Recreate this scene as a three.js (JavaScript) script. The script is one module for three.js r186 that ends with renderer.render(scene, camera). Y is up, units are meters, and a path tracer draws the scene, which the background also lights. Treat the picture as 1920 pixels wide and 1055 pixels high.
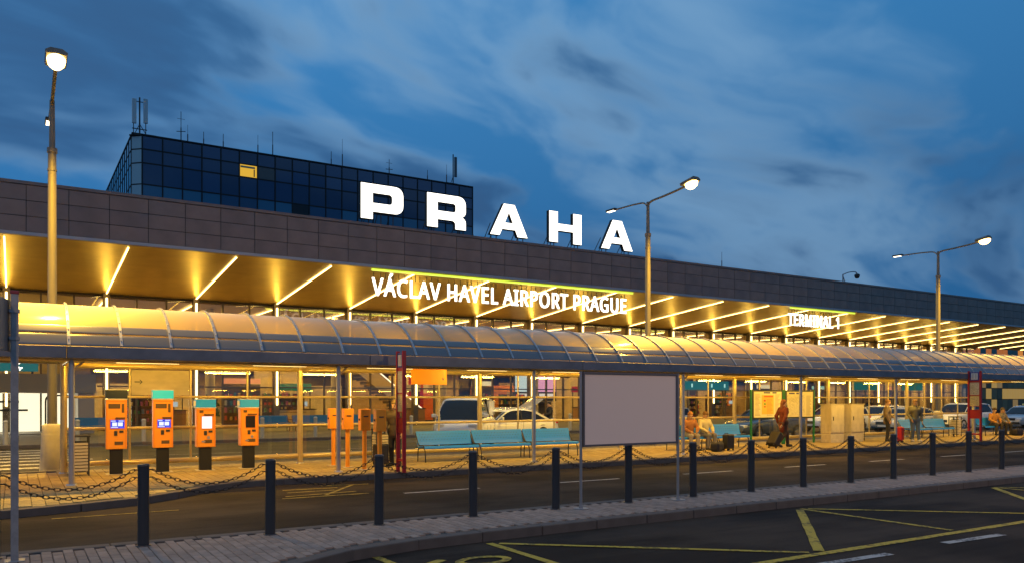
import * as THREE from 'three';
import { mergeGeometries } from 'three/addons/utils/BufferGeometryUtils.js';
import { RoundedBoxGeometry } from 'three/addons/geometries/RoundedBoxGeometry.js';
import { TextGeometry } from 'three/addons/geometries/TextGeometry.js';
import { FontLoader } from 'three/addons/loaders/FontLoader.js';
import { RectAreaLightUniformsLib } from 'three/addons/lights/RectAreaLightUniformsLib.js';
RectAreaLightUniformsLib.init();

// ---------------------------------------------------------------- camera, sky, sun, exposure
// World: x runs along the terminal, y up, the terminal lies towards -z. D below means distance = -z.
const scene = new THREE.Scene();
const EYE = 1.93, YAW = 31.9 * Math.PI / 180, FOCAL = 1500;          // focal length in photo pixels, photo 1920 x 1055, horizon at row 746
const camera = new THREE.PerspectiveCamera(2 * Math.atan(746 / FOCAL) * 180 / Math.PI, 1920 / 1492, 0.1, 3000);
camera.position.set(0, EYE, 0);
camera.lookAt(Math.sin(YAW) * 100, EYE, -Math.cos(YAW) * 100);
camera.setViewOffset(1920, 1492, 0, 0, 1920, 1055);                   // a shifted lens: verticals stay vertical
const renderer = new THREE.WebGLRenderer({ antialias: true });
renderer.toneMapping = THREE.LinearToneMapping;
renderer.toneMappingExposure = 1.0;
renderer.shadowMap.enabled = true;

const SKY = [41.2, 3.7, 42.6, 23.4];
const rng = (s) => () => { s = (s + 0x6d2b79f5) | 0; let t = Math.imul(s ^ (s >>> 15), 1 | s); t = (t + Math.imul(t ^ (t >>> 7), 61 | t)) ^ t; return ((t ^ (t >>> 14)) >>> 0) / 4294967296; };
const hash2 = (x, y, s) => { let h = Math.imul(x, 374761393) ^ Math.imul(y, 668265263) ^ Math.imul(s, 1274126177); h = Math.imul(h ^ (h >>> 13), 1274126177); return ((h ^ (h >>> 16)) >>> 0) / 4294967296; };
const lerp = (a, b, t) => a + (b - a) * t, smooth = (a, b, x) => { const t = Math.min(1, Math.max(0, (x - a) / (b - a))); return t * t * (3 - 2 * t); };
const vnoise = (x, y, s, w = 0, v2 = w) => {
  const fl = Math.floor, m = (i, p) => (p ? ((i % p) + p) % p : i), ix = fl(x), iy = fl(y), fx = x - ix, fy = y - iy;
  const u = fx * fx * fx * (fx * (fx * 6 - 15) + 10), v = fy * fy * fy * (fy * (fy * 6 - 15) + 10);
  const xa = m(ix, w), xb = m(ix + 1, w), ya = m(iy, v2), yb = m(iy + 1, v2);
  return lerp(lerp(hash2(xa, ya, s), hash2(xb, ya, s), u), lerp(hash2(xa, yb, s), hash2(xb, yb, s), u), v);
};
const fbm = (x, y, s, n = 5, w = 0, v = w) => { let a = 0, g = 0.5, t = 0; for (let i = 0; i < n; i++) { a += g * vnoise(x, y, s + i, w, v); t += g; g *= 0.5; x *= 2; y *= 2; w *= 2; v *= 2; } return a / t; };

{ // dusk sky: blue air, a little brighter towards the sunset, under torn and streaky cloud that covers all of it
  const W = 4096, H = 2048, d = new Float32Array(W * H * 4);
  for (let r = 0; r < H; r++) {
    const up = ((r + 0.5) / H - 0.5) * Math.PI, y = Math.sin(up), c = Math.cos(up);
    if (y < -0.06) { for (let q = 0; q < W; q++) d.set([0.008, 0.025, 0.06, 1], (r * W + q) * 4); continue; }
    for (let q = 0; q < W; q++) {
      const az = ((q + 0.5) / W - 0.5) * 2 * Math.PI, x = Math.cos(az) * c, z = Math.sin(az) * c, o = (r * W + q) * 4;
      const k = 1 / (Math.max(y, 0) + 0.22), px = x * k, pz = z * k;
      const wx = fbm(px * 1.3 + 7.3, pz * 1.3 + 2.1, 11, 4) - 0.5, wz = fbm(px * 1.3 + 31.7, pz * 1.3 + 9.4, 23, 4) - 0.5;
      const sx = (px * 0.98 - pz * 0.19) * 0.85 + wx * 0.5, sz = (px * 0.19 + pz * 0.98) * 1.5 + wz * 0.5;
      const big = fbm(sx * 1.0 + SKY[0], sz * 1.0 + SKY[1], 41, 5), fine = fbm(sx * 2.3 + 1.3, sz * 2.7 + 8.8, 57, 7), veil = fbm(px * 0.7 + SKY[2], pz * 0.7 + SKY[3], 71, 4);
      const glowing = 0.5 - 0.5 * (x * 0.83 + z * 0.2) / Math.max(c, 0.2) * 0.85, e = smooth(0, 0.55, Math.max(0, y));
      const air = [lerp(0.018, 0.040, e), lerp(0.10, 0.19, e), lerp(0.255, 0.43, e)].map((v) => v * lerp(0.9, 1.6, glowing));
      const tex = fbm(sx * 7.5 + wz * 3, sz * 10 + wx * 3, 83, 5) - 0.5;
      const dark = smooth(0.42, 0.67, big * 0.60 + fine * 0.40 + tex * 0.10), light = smooth(0.37, 0.64, fine * 0.55 + veil * 0.45 + tex * 0.16) * (1 - smooth(0.25, 0.95, dark)) * lerp(0.3, 1.25, glowing * glowing + 0.15);
      for (let i = 0; i < 3; i++) {
        let v = lerp(air[i], [0.33, 0.52, 0.70][i], light * 0.72);
        v = lerp(v, [0.034, 0.090, 0.205][i] * lerp(0.85, 1.25, glowing), dark * 0.82);
        d[o + i] = y < -0.02 ? v * 0.25 : v;
      }
      d[o + 3] = 1;
    }
  }
  const t = new THREE.DataTexture(d, W, H, THREE.RGBAFormat, THREE.FloatType);
  t.mapping = THREE.EquirectangularReflectionMapping; t.magFilter = THREE.LinearFilter; t.needsUpdate = true;
  scene.background = t; scene.environment = t;
}
const sun = new THREE.DirectionalLight(new THREE.Color(0.75, 0.85, 1.0), 0.12);     // the last glow of the sky after sunset
sun.position.set(-70, 40, -60); sun.target.position.set(20, 0, -30); sun.castShadow = true; sun.shadow.radius = 60;
Object.assign(sun.shadow.camera, { left: -90, right: 90, top: 60, bottom: -60, near: 1, far: 300 });
sun.shadow.mapSize.set(2048, 2048);
scene.add(sun, sun.target);

// ---------------------------------------------------------------- helpers
const taken = new Map();
const numbered = (n) => { const k = taken.get(n) || 0; taken.set(n, k + 1); return k ? n + '_' + String(k).padStart(3, '0') : n; };
const tag = (o, label, category, group) => { o.userData.label = label; o.userData.category = category; if (group) o.userData.group = group; return o; };
const thing = (name, label, category, pos = [0, 0, 0], turn = 0, group) => { const g = new THREE.Group(); g.name = numbered(name); g.position.set(...pos); g.rotation.y = turn; scene.add(g); return tag(g, label, category, group); };
const structure = (name) => { const g = new THREE.Group(); g.name = numbered(name); g.userData.kind = 'structure'; scene.add(g); return g; };
const clean = (g) => { const q = g.index ? g.toNonIndexed() : g; for (const k of Object.keys(q.attributes)) if (!['position', 'normal', 'uv', 'color'].includes(k)) q.deleteAttribute(k); return q; };
const merge = (list) => { list = [].concat(list); if (list.length === 1) return list[0]; return mergeGeometries(list.map(clean)); };
const obj = (name, geos, mat, parent = scene) => { const m = new THREE.Mesh(merge(geos), mat); m.name = parent === scene ? numbered(name) : name; parent.add(m); return m; };
const copyOf = (src, pos, turn, label) => { const c = src.clone(); c.name = numbered(src.name.replace(/_\d{3}$/, '')); c.userData = { ...src.userData, label }; c.position.set(...pos); c.rotation.y = turn; scene.add(c); return c; };
const ORD = ['first', 'second', 'third', 'fourth', 'fifth', 'sixth', 'seventh', 'eighth', 'ninth', 'tenth', 'eleventh', 'twelfth', 'thirteenth', 'fourteenth', 'fifteenth', 'sixteenth'];
// geometries
const box = (w, h, d, x = 0, y = 0, z = 0) => new THREE.BoxGeometry(w, h, d).translate(x, y, z);
const rbox = (w, h, d, x = 0, y = 0, z = 0, r = 0.01, s = 1) => new RoundedBoxGeometry(w, h, d, s, Math.min(r, w / 2.01, h / 2.01, d / 2.01)).translate(x, y, z);
const span = (x0, x1, y0, y1, z0, z1) => box(Math.abs(x1 - x0), Math.abs(y1 - y0), Math.abs(z1 - z0), (x0 + x1) / 2, (y0 + y1) / 2, (z0 + z1) / 2);
const cyl = (r0, r1, h, x = 0, y = 0, z = 0, n = 16) => new THREE.CylinderGeometry(r1, r0, h, n).translate(x, y + h / 2, z);   // r0 bottom, r1 top, base at y
const UPV = new THREE.Vector3(0, 1, 0);
const rod = (a, b, r, n = 10, r2 = r) => { const p = new THREE.Vector3(...a), q = new THREE.Vector3(...b), v = q.clone().sub(p), g = new THREE.CylinderGeometry(r2, r, v.length(), n); g.applyQuaternion(new THREE.Quaternion().setFromUnitVectors(UPV, v.clone().normalize())); return g.translate(...p.add(q).multiplyScalar(0.5).toArray()); };
const bar = (a, b, w, h) => { const p = new THREE.Vector3(...a), q = new THREE.Vector3(...b), g = new THREE.BoxGeometry(w, h, p.distanceTo(q)); const m = new THREE.Matrix4().lookAt(p, q, UPV); g.applyMatrix4(m); return g.translate(...p.add(q).multiplyScalar(0.5).toArray()); };
const tube = (pts, r, n = 24, rs = 8) => new THREE.TubeGeometry(new THREE.CatmullRomCurve3(pts.map((p) => new THREE.Vector3(...p))), n, r, rs, false);
const lathe = (pts, n = 20) => new THREE.LatheGeometry(pts.map((p) => new THREE.Vector2(...p)), n);
const prism = (pts, depth, bevel = 0) => { const s = new THREE.Shape(pts.map((p) => new THREE.Vector2(...p))); return new THREE.ExtrudeGeometry(s, { depth, bevelEnabled: bevel > 0, bevelSize: bevel, bevelThickness: bevel, bevelSegments: 1, curveSegments: 8 }); };
const planUV = (g, s = 1) => { // uv in metres by the way each face points
  g = g.index ? g.toNonIndexed() : g; g.computeBoundingBox();
  const p = g.attributes.position, uv = new Float32Array(p.count * 2), a = new THREE.Vector3(), b = new THREE.Vector3(), c = new THREE.Vector3();
  for (let i = 0; i < p.count; i += 3) {
    a.fromBufferAttribute(p, i); b.fromBufferAttribute(p, i + 1).sub(a); c.fromBufferAttribute(p, i + 2).sub(a); b.cross(c);
    const ax = Math.abs(b.x), ay = Math.abs(b.y), az = Math.abs(b.z);
    for (let j = i; j < i + 3; j++) { const x = p.getX(j), y = p.getY(j), z = p.getZ(j); const [u, v] = ay >= ax && ay >= az ? [x, z] : az >= ax ? [x, y] : [z, y]; uv[j * 2] = u * s; uv[j * 2 + 1] = v * s; }
  }
  g.setAttribute('uv', new THREE.BufferAttribute(uv, 2)); return g;
};
const tint = (g, r, gg = r, b = r) => { const n = g.attributes.position.count, c = new Float32Array(n * 3); for (let i = 0; i < n; i++) c.set([r, gg, b], i * 3); g.setAttribute('color', new THREE.BufferAttribute(c, 3)); return g; };
// materials
const C = (r, g = r, b = r) => new THREE.Color().setRGB(r, g, b);
const mat = (c, roughness = 0.6, metalness = 0, more = {}) => new THREE.MeshStandardMaterial({ color: C(...[].concat(c)), roughness, metalness, ...more });
const phys = (c, roughness, more) => new THREE.MeshPhysicalMaterial({ color: C(...[].concat(c)), roughness, ...more });
const glow = (c, k, base = 0.6) => new THREE.MeshStandardMaterial({ color: C(base), roughness: 0.4, emissive: C(...c), emissiveIntensity: k });
const texFrom = (n, f, srgb = false) => { const d = new Uint8Array(n * n * 4); for (let y = 0; y < n; y++) for (let x = 0; x < n; x++) { const v = f(x / n, y / n), o = (y * n + x) * 4; const q = Array.isArray(v) ? v : [v, v, v]; for (let i = 0; i < 3; i++) d[o + i] = Math.max(0, Math.min(255, q[i] * 255)); d[o + 3] = 255; } const t = new THREE.DataTexture(d, n, n); t.wrapS = t.wrapT = THREE.RepeatWrapping; t.magFilter = THREE.LinearFilter; t.minFilter = THREE.LinearMipmapLinearFilter; if (srgb) t.colorSpace = THREE.SRGBColorSpace; t.needsUpdate = true; return t; };
const rep = (t, x, y = x) => { const c = t.clone(); c.repeat.set(x, y); c.needsUpdate = true; return c; };
const canvasTex = (w, h, draw) => { const c = document.createElement('canvas'); c.width = w; c.height = h; draw(c.getContext('2d'), w, h); const t = new THREE.CanvasTexture(c); t.colorSpace = THREE.SRGBColorSpace; return t; };
const areaLight = (color, k, w, h, pos, to, parent = scene) => { const l = new THREE.RectAreaLight(C(...color), k, w, h); l.position.set(...pos); l.lookAt(...to); parent.add(l); return l; };

const grit = texFrom(512, (x, y) => 0.35 * fbm(x * 64, y * 64, 3, 3, 64) + 0.65 * hash2(x * 512 | 0, y * 512 | 0, 5));
const blotch = texFrom(512, (x, y) => 0.62 + 0.38 * fbm(x * 5, y * 5, 9, 6, 5));
const asphaltMap = texFrom(1024, (x, y) => {
  const big = fbm(x * 4, y * 6, 15, 5, 4, 6), sp = hash2(x * 1024 | 0, y * 1024 | 0, 8), streak = fbm(x * 3, y * 60, 19, 4, 3, 60);
  const v = 0.22 + 0.72 * smooth(0.3, 0.7, big) * 0.75 + 0.34 * streak + (sp > 0.95 ? 0.35 : 0) - (sp < 0.06 ? 0.14 : 0); return [v, v * 0.985, v * 0.96];
});
const paintMap = texFrom(512, (x, y) => { const n = fbm(x * 24, y * 24, 61, 5, 24), b = fbm(x * 5, y * 5, 67, 4, 5); const chip = smooth(0.50, 0.60, n * 0.6 + b * 0.4); const v = lerp(0.95, 0.22, chip * 0.85) * (0.85 + 0.15 * n); return v; });
const brushed = texFrom(256, (x, y) => 0.6 + 0.4 * fbm(x * 3, y * 90, 33, 3, 3, 90));
const M = {
  asphalt: phys([0.058, 0.042, 0.030], 0.92, { specularIntensity: 0.35, map: rep(asphaltMap, 1 / 7, 1 / 7), bumpMap: rep(grit, 1 / 1.1), bumpScale: 0.004 }),
  asphaltFar: phys([0.06, 0.046, 0.03], 0.7, { specularIntensity: 0.5, map: rep(asphaltMap, 1 / 9, 1 / 5), bumpMap: rep(grit, 1 / 1.3), bumpScale: 0.002 }),
  paver: mat([1, 1, 1], 0.88, 0, { vertexColors: true, map: rep(blotch, 1.6), bumpMap: rep(grit, 3), bumpScale: 0.0015 }),
  joint: mat([0.06, 0.055, 0.05], 0.95),
  kerb: mat([0.13, 0.105, 0.09], 0.85, 0, { map: rep(blotch, 0.9), bumpMap: rep(grit, 2), bumpScale: 0.002 }),
  slab: mat([0.17, 0.14, 0.095], 0.8, 0, { map: rep(blotch, 0.5), bumpMap: rep(grit, 1), bumpScale: 0.002 }),
  yellowPaint: mat([0.56, 0.38, 0.02], 0.7, 0, { map: rep(paintMap, 0.9), bumpMap: rep(grit, 2), bumpScale: 0.002 }),
  wornYellow: mat([0.36, 0.26, 0.04], 0.75, 0, { map: rep(paintMap, 1.7), bumpMap: rep(grit, 2), bumpScale: 0.002 }),
  whitePaint: mat([0.46, 0.43, 0.39], 0.7, 0, { map: rep(paintMap, 1.1), bumpMap: rep(grit, 2), bumpScale: 0.002 }),
  fascia: mat([0.31, 0.225, 0.19], 0.5, 0.15, { map: rep(blotch, 0.35) }),
  fascia2: mat([0.285, 0.208, 0.18], 0.46, 0.15, { map: rep(blotch, 0.31) }),
  fascia3: mat([0.335, 0.24, 0.20], 0.54, 0.15, { map: rep(blotch, 0.27) }),
  dark: mat([0.03, 0.03, 0.032], 0.6),
  black: mat([0.010, 0.010, 0.011], 0.75),
  bollard: mat([0.035, 0.037, 0.042], 0.45, 0.2, { bumpMap: rep(blotch, 3), bumpScale: 0.001, roughnessMap: rep(blotch, 2) }),
  chain: mat([0.05, 0.04, 0.035], 0.5, 0.7),
  steel: mat([0.50, 0.49, 0.47], 0.42, 0.75, { roughnessMap: rep(blotch, 1.2) }),
  galv: mat([0.36, 0.36, 0.37], 0.5, 0.6, { map: rep(blotch, 4) }),
  polePaint: mat([0.20, 0.185, 0.155], 0.5, 0.15, { map: rep(blotch, 1.2) }),
  gutter: mat([0.22, 0.225, 0.25], 0.42, 0.35, { map: rep(blotch, 0.8) }),
  rib: mat([0.42, 0.42, 0.43], 0.4, 0.6),
  tubeLampYellow: mat([0.64, 0.52, 0.26], 0.30, 0.5),  // stainless tubes; yellow of the reflected lamp light is put into the colour
  frame: mat([0.16, 0.125, 0.08], 0.45, 0.5),
  orange: mat([0.86, 0.32, 0.012], 0.42),
  orangeDeep: mat([0.80, 0.26, 0.012], 0.5),
  teal: mat([0.02, 0.30, 0.42], 0.4),
  navy: mat([0.012, 0.022, 0.04], 0.35),
  blueBench: mat([0.012, 0.22, 0.88], 0.4),
  red: mat([0.42, 0.012, 0.02], 0.4),
  white: mat([0.78, 0.77, 0.74], 0.5),
  cream: mat([0.62, 0.55, 0.40], 0.6, 0, { map: rep(blotch, 0.8) }),
  green: mat([0.01, 0.16, 0.06], 0.4),
  rubber: mat([0.02, 0.02, 0.02], 0.85),
  pane: phys([0.97, 0.98, 0.97], 0.02, { transmission: 1, thickness: 0, ior: 1.5 }),
  facadePane: phys([0.95, 0.92, 0.85], 0.012, { transmission: 1, thickness: 0, ior: 1.48 }),
  roofSheet: phys([0.62, 0.44, 0.13], 0.55, { transmission: 0.5, thickness: 0, ior: 1.5, clearcoat: 0.7, clearcoatRoughness: 0.14 }),
  letterGlow: glow([1, 0.95, 0.82], 2.4, 0.8),
  ledWarm: glow([1, 0.70, 0.24], 7.0, 0.8),
};

// ---------------------------------------------------------------- ground, roads, kerbs, pavements
const PAVE = 0.13;
{
  const g = obj('ground', planUV(new THREE.PlaneGeometry(1600, 1600).rotateX(-Math.PI / 2)), M.asphalt); g.userData.kind = 'structure';
  const far = obj('far_road', planUV(new THREE.PlaneGeometry(150, 14.6).rotateX(-Math.PI / 2).translate(45, 0.004, -29)), M.asphaltFar); far.userData.kind = 'structure';
}
// a paving stone with chamfered top edges, its joint left open
const paverShape = (w, l, h) => { const c = 0.006, a = w / 2 - 0.004, b = l / 2 - 0.004; const P = [[-a, 0, -b], [a, 0, -b], [a, 0, b], [-a, 0, b], [-a, h - c, -b], [a, h - c, -b], [a, h - c, b], [-a, h - c, b], [-a + c, h, -b + c], [a - c, h, -b + c], [a - c, h, b - c], [-a + c, h, b - c]]; const F = []; for (let k = 0; k < 2; k++) for (let i = 0; i < 4; i++) { const j = (i + 1) % 4, o = k * 4; F.push([o + i, o + 4 + i, o + 4 + j], [o + i, o + 4 + j, o + j]); } F.push([8, 11, 10], [8, 10, 9]); const g = new THREE.BufferGeometry(); g.setAttribute('position', new THREE.Float32BufferAttribute(F.flat().flatMap((i) => P[i]), 3)); g.computeVertexNormals(); return g; };
function pavement(name, inside, x0, x1, d0, d1, w, l, tone, outline, edges) {
  const root = structure(name), r = rng(name.length * 77), spots = [];
  // bed under the stones
  const sh = new THREE.Shape(outline.map(([x, d]) => new THREE.Vector2(x, d)));
  obj('bed', new THREE.ExtrudeGeometry(sh, { depth: PAVE - 0.022, bevelEnabled: false }).rotateX(-Math.PI / 2), M.joint, root);
  for (let i = 0, x = x0; x < x1; x += w, i++) for (let d = d0 + (i % 2 ? l / 2 : 0); d < d1; d += l) if (inside(x, d, w / 2, l / 2)) spots.push([x, d]);
  spots.sort((a, b) => Math.hypot(a[0], a[1]) - Math.hypot(b[0], b[1]));
  const inView = ([x, d]) => { const a = Math.atan2(x, d) - YAW; return Math.abs(a) < 0.58; };
  const near = spots.filter(inView).slice(0, 300), isNear = new Set(near);
  const base = paverShape(w, l, 0.06), tones = [];
  for (let k = 0; k < 8; k++) { const v = tone[0] * (0.82 + 0.36 * r()), g = planUV(base.clone()); const uv = g.attributes.uv; for (let i = 0; i < uv.count; i++) uv.setXY(i, uv.getX(i) + k * 0.37, uv.getY(i) + k * 0.61); tones.push(tint(g, v, v * tone[1], v * tone[2])); }
  const rest = [];
  for (const s of spots) {
    const k = Math.floor(r() * 8), y = PAVE - 0.06 + (r() - 0.5) * 0.005, rx = (r() - 0.5) * 0.014, rz = (r() - 0.5) * 0.014;
    if (isNear.has(s)) { const m = obj('paver', tones[k], M.paver, root); m.position.set(s[0], y, -s[1]); m.rotation.set(rx, 0, rz); }
    else rest.push(tones[k].clone().rotateX(rx).rotateZ(rz).translate(s[0], y, -s[1]));
  }
  if (rest.length) obj('distant_pavers', rest, M.paver, root).userData.kind = 'stuff';
  // kerb stones along the outline: each a stone of its own
  for (const e of edges) {
    const c = new THREE.CatmullRomCurve3(e.map(([x, d]) => new THREE.Vector3(x, 0, -d)), false, 'catmullrom', 0.2), n = Math.round(c.getLength() / 1.0), ps = c.getSpacedPoints(n);
    for (let i = 0; i < n; i++) {
      const a = ps[i], b = ps[i + 1], v = b.clone().sub(a), L = v.length(), ang = Math.atan2(-v.z, v.x);
      const m = obj('kerb_stone', planUV(rbox(L - 0.008, PAVE + 0.1, 0.2, 0, 0, 0, 0.018).translate(i * 1.37, 0, i * 0.3)).translate(-i * 1.37, 0, -i * 0.3), M.kerb, root);
      m.position.set((a.x + b.x) / 2, (PAVE - 0.1) / 2 + 0.004 + (r() - 0.5) * 0.004, (a.z + b.z) / 2); m.rotation.y = ang;
    }
  }
  return root;
}
const interp = (pts) => (x) => { if (x <= pts[0][0]) return pts[0][1]; for (let i = 1; i < pts.length; i++) if (x <= pts[i][0]) return lerp(pts[i - 1][1], pts[i][1], (x - pts[i - 1][0]) / (pts[i][0] - pts[i - 1][0])); return pts.at(-1)[1]; };
{ // island with the bollards, narrow, bulging towards the viewer on the left
  const front = [[-3, 4.6], [-1, 5.6], [0.6, 6.7], [1.6, 7.65], [2.45, 8.55], [3.1, 9.0], [3.9, 9.25], [5, 9.36], [8, 9.42], [14, 9.42], [32, 9.42]], back = [[-3, 11.02], [32, 10.98]];
  const f = interp(front), b = interp(back);
  pavement('island_pavement', (x, d, w, l) => d - l > f(x) + 0.15 && d - l > f(x - w) + 0.15 && d + l < b(x) - 0.12, -2.6, 31.9, 4.6, 11.2, 0.112, 0.212, [0.36, 0.74, 0.58], [...front, ...back.slice().reverse()], [front.map(([x, d]) => [x, d + 0.06]), back.map(([x, d]) => [x, d - 0.06])]);
}
const shelterFront = [[-6, 14.9], [-2, 15.05], [0, 15.2], [1, 15.5], [1.9, 15.85], [2.7, 16.55], [3.3, 17.25], [3.9, 17.72], [4.8, 17.86], [7, 17.86], [20, 17.86], [48, 17.86]];
{
  const f = interp(shelterFront), back = [[-6, 22.9], [48, 22.9]];
  pavement('shelter_pavement', (x, d, w, l) => d - l > f(x) + 0.16 && d - l > f(x - w) + 0.16 && d - l > f(x + w) + 0.16 && d + l < 22.8 && !(x < 0.9 && d > 22.3), -5.8, 47.9, 15, 22.75, 0.205, 0.205, [0.42, 0.77, 0.32], [...shelterFront, ...back.slice().reverse()], [shelterFront.map(([x, d]) => [x, d + 0.06]), back.map(([x, d]) => [x, d - 0.06])]);
  const t = structure('terminal_pavement');
  obj('slab', planUV(span(-30, 140, 0, PAVE, -36.1, -52)), M.slab, t);
  for (let x = -20; x < 110; x += 2) obj('kerb_stone', planUV(rbox(1.99, PAVE + 0.1, 0.22, x, 0.02, -36, 0.02)), M.kerb, t);
}
{ // painted markings
  const mk = structure('road_markings'), Y = 0.008;
  const stripe = (a, b, w, m, y = Y) => { const [x0, d0] = a, [x1, d1] = b, L = Math.hypot(x1 - x0, d1 - d0); const n = Math.max(2, Math.ceil(L / 0.25)), r = rng((x0 * 100 + d1 * 31) | 0); const sh = []; for (let i = 0; i <= n; i++) sh.push([i / n * L, -w / 2 + (r() - 0.5) * 0.012]); for (let i = n; i >= 0; i--) sh.push([i / n * L, w / 2 + (r() - 0.5) * 0.012]); const g = new THREE.ShapeGeometry(new THREE.Shape(sh.map((p) => new THREE.Vector2(...p)))).rotateX(-Math.PI / 2).rotateY(Math.atan2(d1 - d0, x1 - x0)).translate(x0, y, -d0); obj('painted_line', planUV(g), m, mk); };
  stripe([3.9, 6.40], [30, 6.28], 0.13, M.yellowPaint);
  for (const x of [5.35, 11.62, 17.95, 24.2]) { stripe([x, 9.16], [x - 0.02, 6.50], 0.11, M.yellowPaint, Y + 0.001); stripe([x + 0.1, 9.08], [x + 3.06, 6.50], 0.10, M.yellowPaint, Y + 0.002); if (x > 6) stripe([x - 0.12, 9.08], [x - 3.02, 6.50], 0.13, M.yellowPaint, Y + 0.003); }
  stripe([3.72, 9.1], [3.78, 6.5], 0.11, M.yellowPaint, Y + 0.001);
  for (let x = 5.2; x < 26; x += 2.65) stripe([x, 5.98], [x + 1.35, 5.93], 0.13, M.whitePaint);
  { // part of a painted symbol reaching into the picture
    const s = new THREE.Shape(); s.absellipse(0, 0, 0.36, 0.24, 0, Math.PI * 2); const h = new THREE.Path(); h.absellipse(0, 0, 0.25, 0.14, 0, Math.PI * 2); s.holes.push(h);
    obj('painted_symbol', planUV(new THREE.ShapeGeometry(s, 20).rotateX(-Math.PI / 2).translate(4.72, Y + 0.004, -8.22)), M.yellowPaint, mk);
    stripe([4.05, 8.35], [4.32, 8.5], 0.13, M.yellowPaint, Y + 0.004);
  }
  for (let x = 6.7; x < 46; x += 3.85) stripe([x, 14.9], [x + 1.75, 14.9], 0.12, M.whitePaint);
  // worn yellow stop box on the bus lane
  const yb = [[4.35, 15.3], [5.2, 15.15], [6.1, 15.3], [6.75, 16.95], [5.7, 17.1], [4.9, 17.45]];
  stripe(yb[0], yb[2], 0.1, M.wornYellow); stripe(yb[3], yb[4], 0.1, M.wornYellow); stripe([5.25, 15.45], [6.4, 17.0], 0.08, M.wornYellow); stripe([4.5, 15.6], [6.0, 15.75], 0.09, M.wornYellow); stripe([4.7, 16.2], [5.7, 16.2], 0.1, M.wornYellow); stripe([4.75, 16.7], [5.9, 16.6], 0.09, M.wornYellow); stripe([0.5, 14.7], [2.4, 14.72], 0.06, M.wornYellow);
  // zebra crossing over the far road on the left
  for (let i = 0; i < 8; i++) stripe([-2.6 , 24.2 + i * 1.42], [2.1, 24.2 + i * 1.42], 0.5, M.whitePaint, 0.012);
  for (let x = 4; x < 90; x += 6) stripe([x, 29.2], [x + 3, 29.2], 0.12, M.whitePaint, 0.012);
  stripe([2.4, 35.6], [110, 35.6], 0.12, M.whitePaint, 0.012);
}

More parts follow.
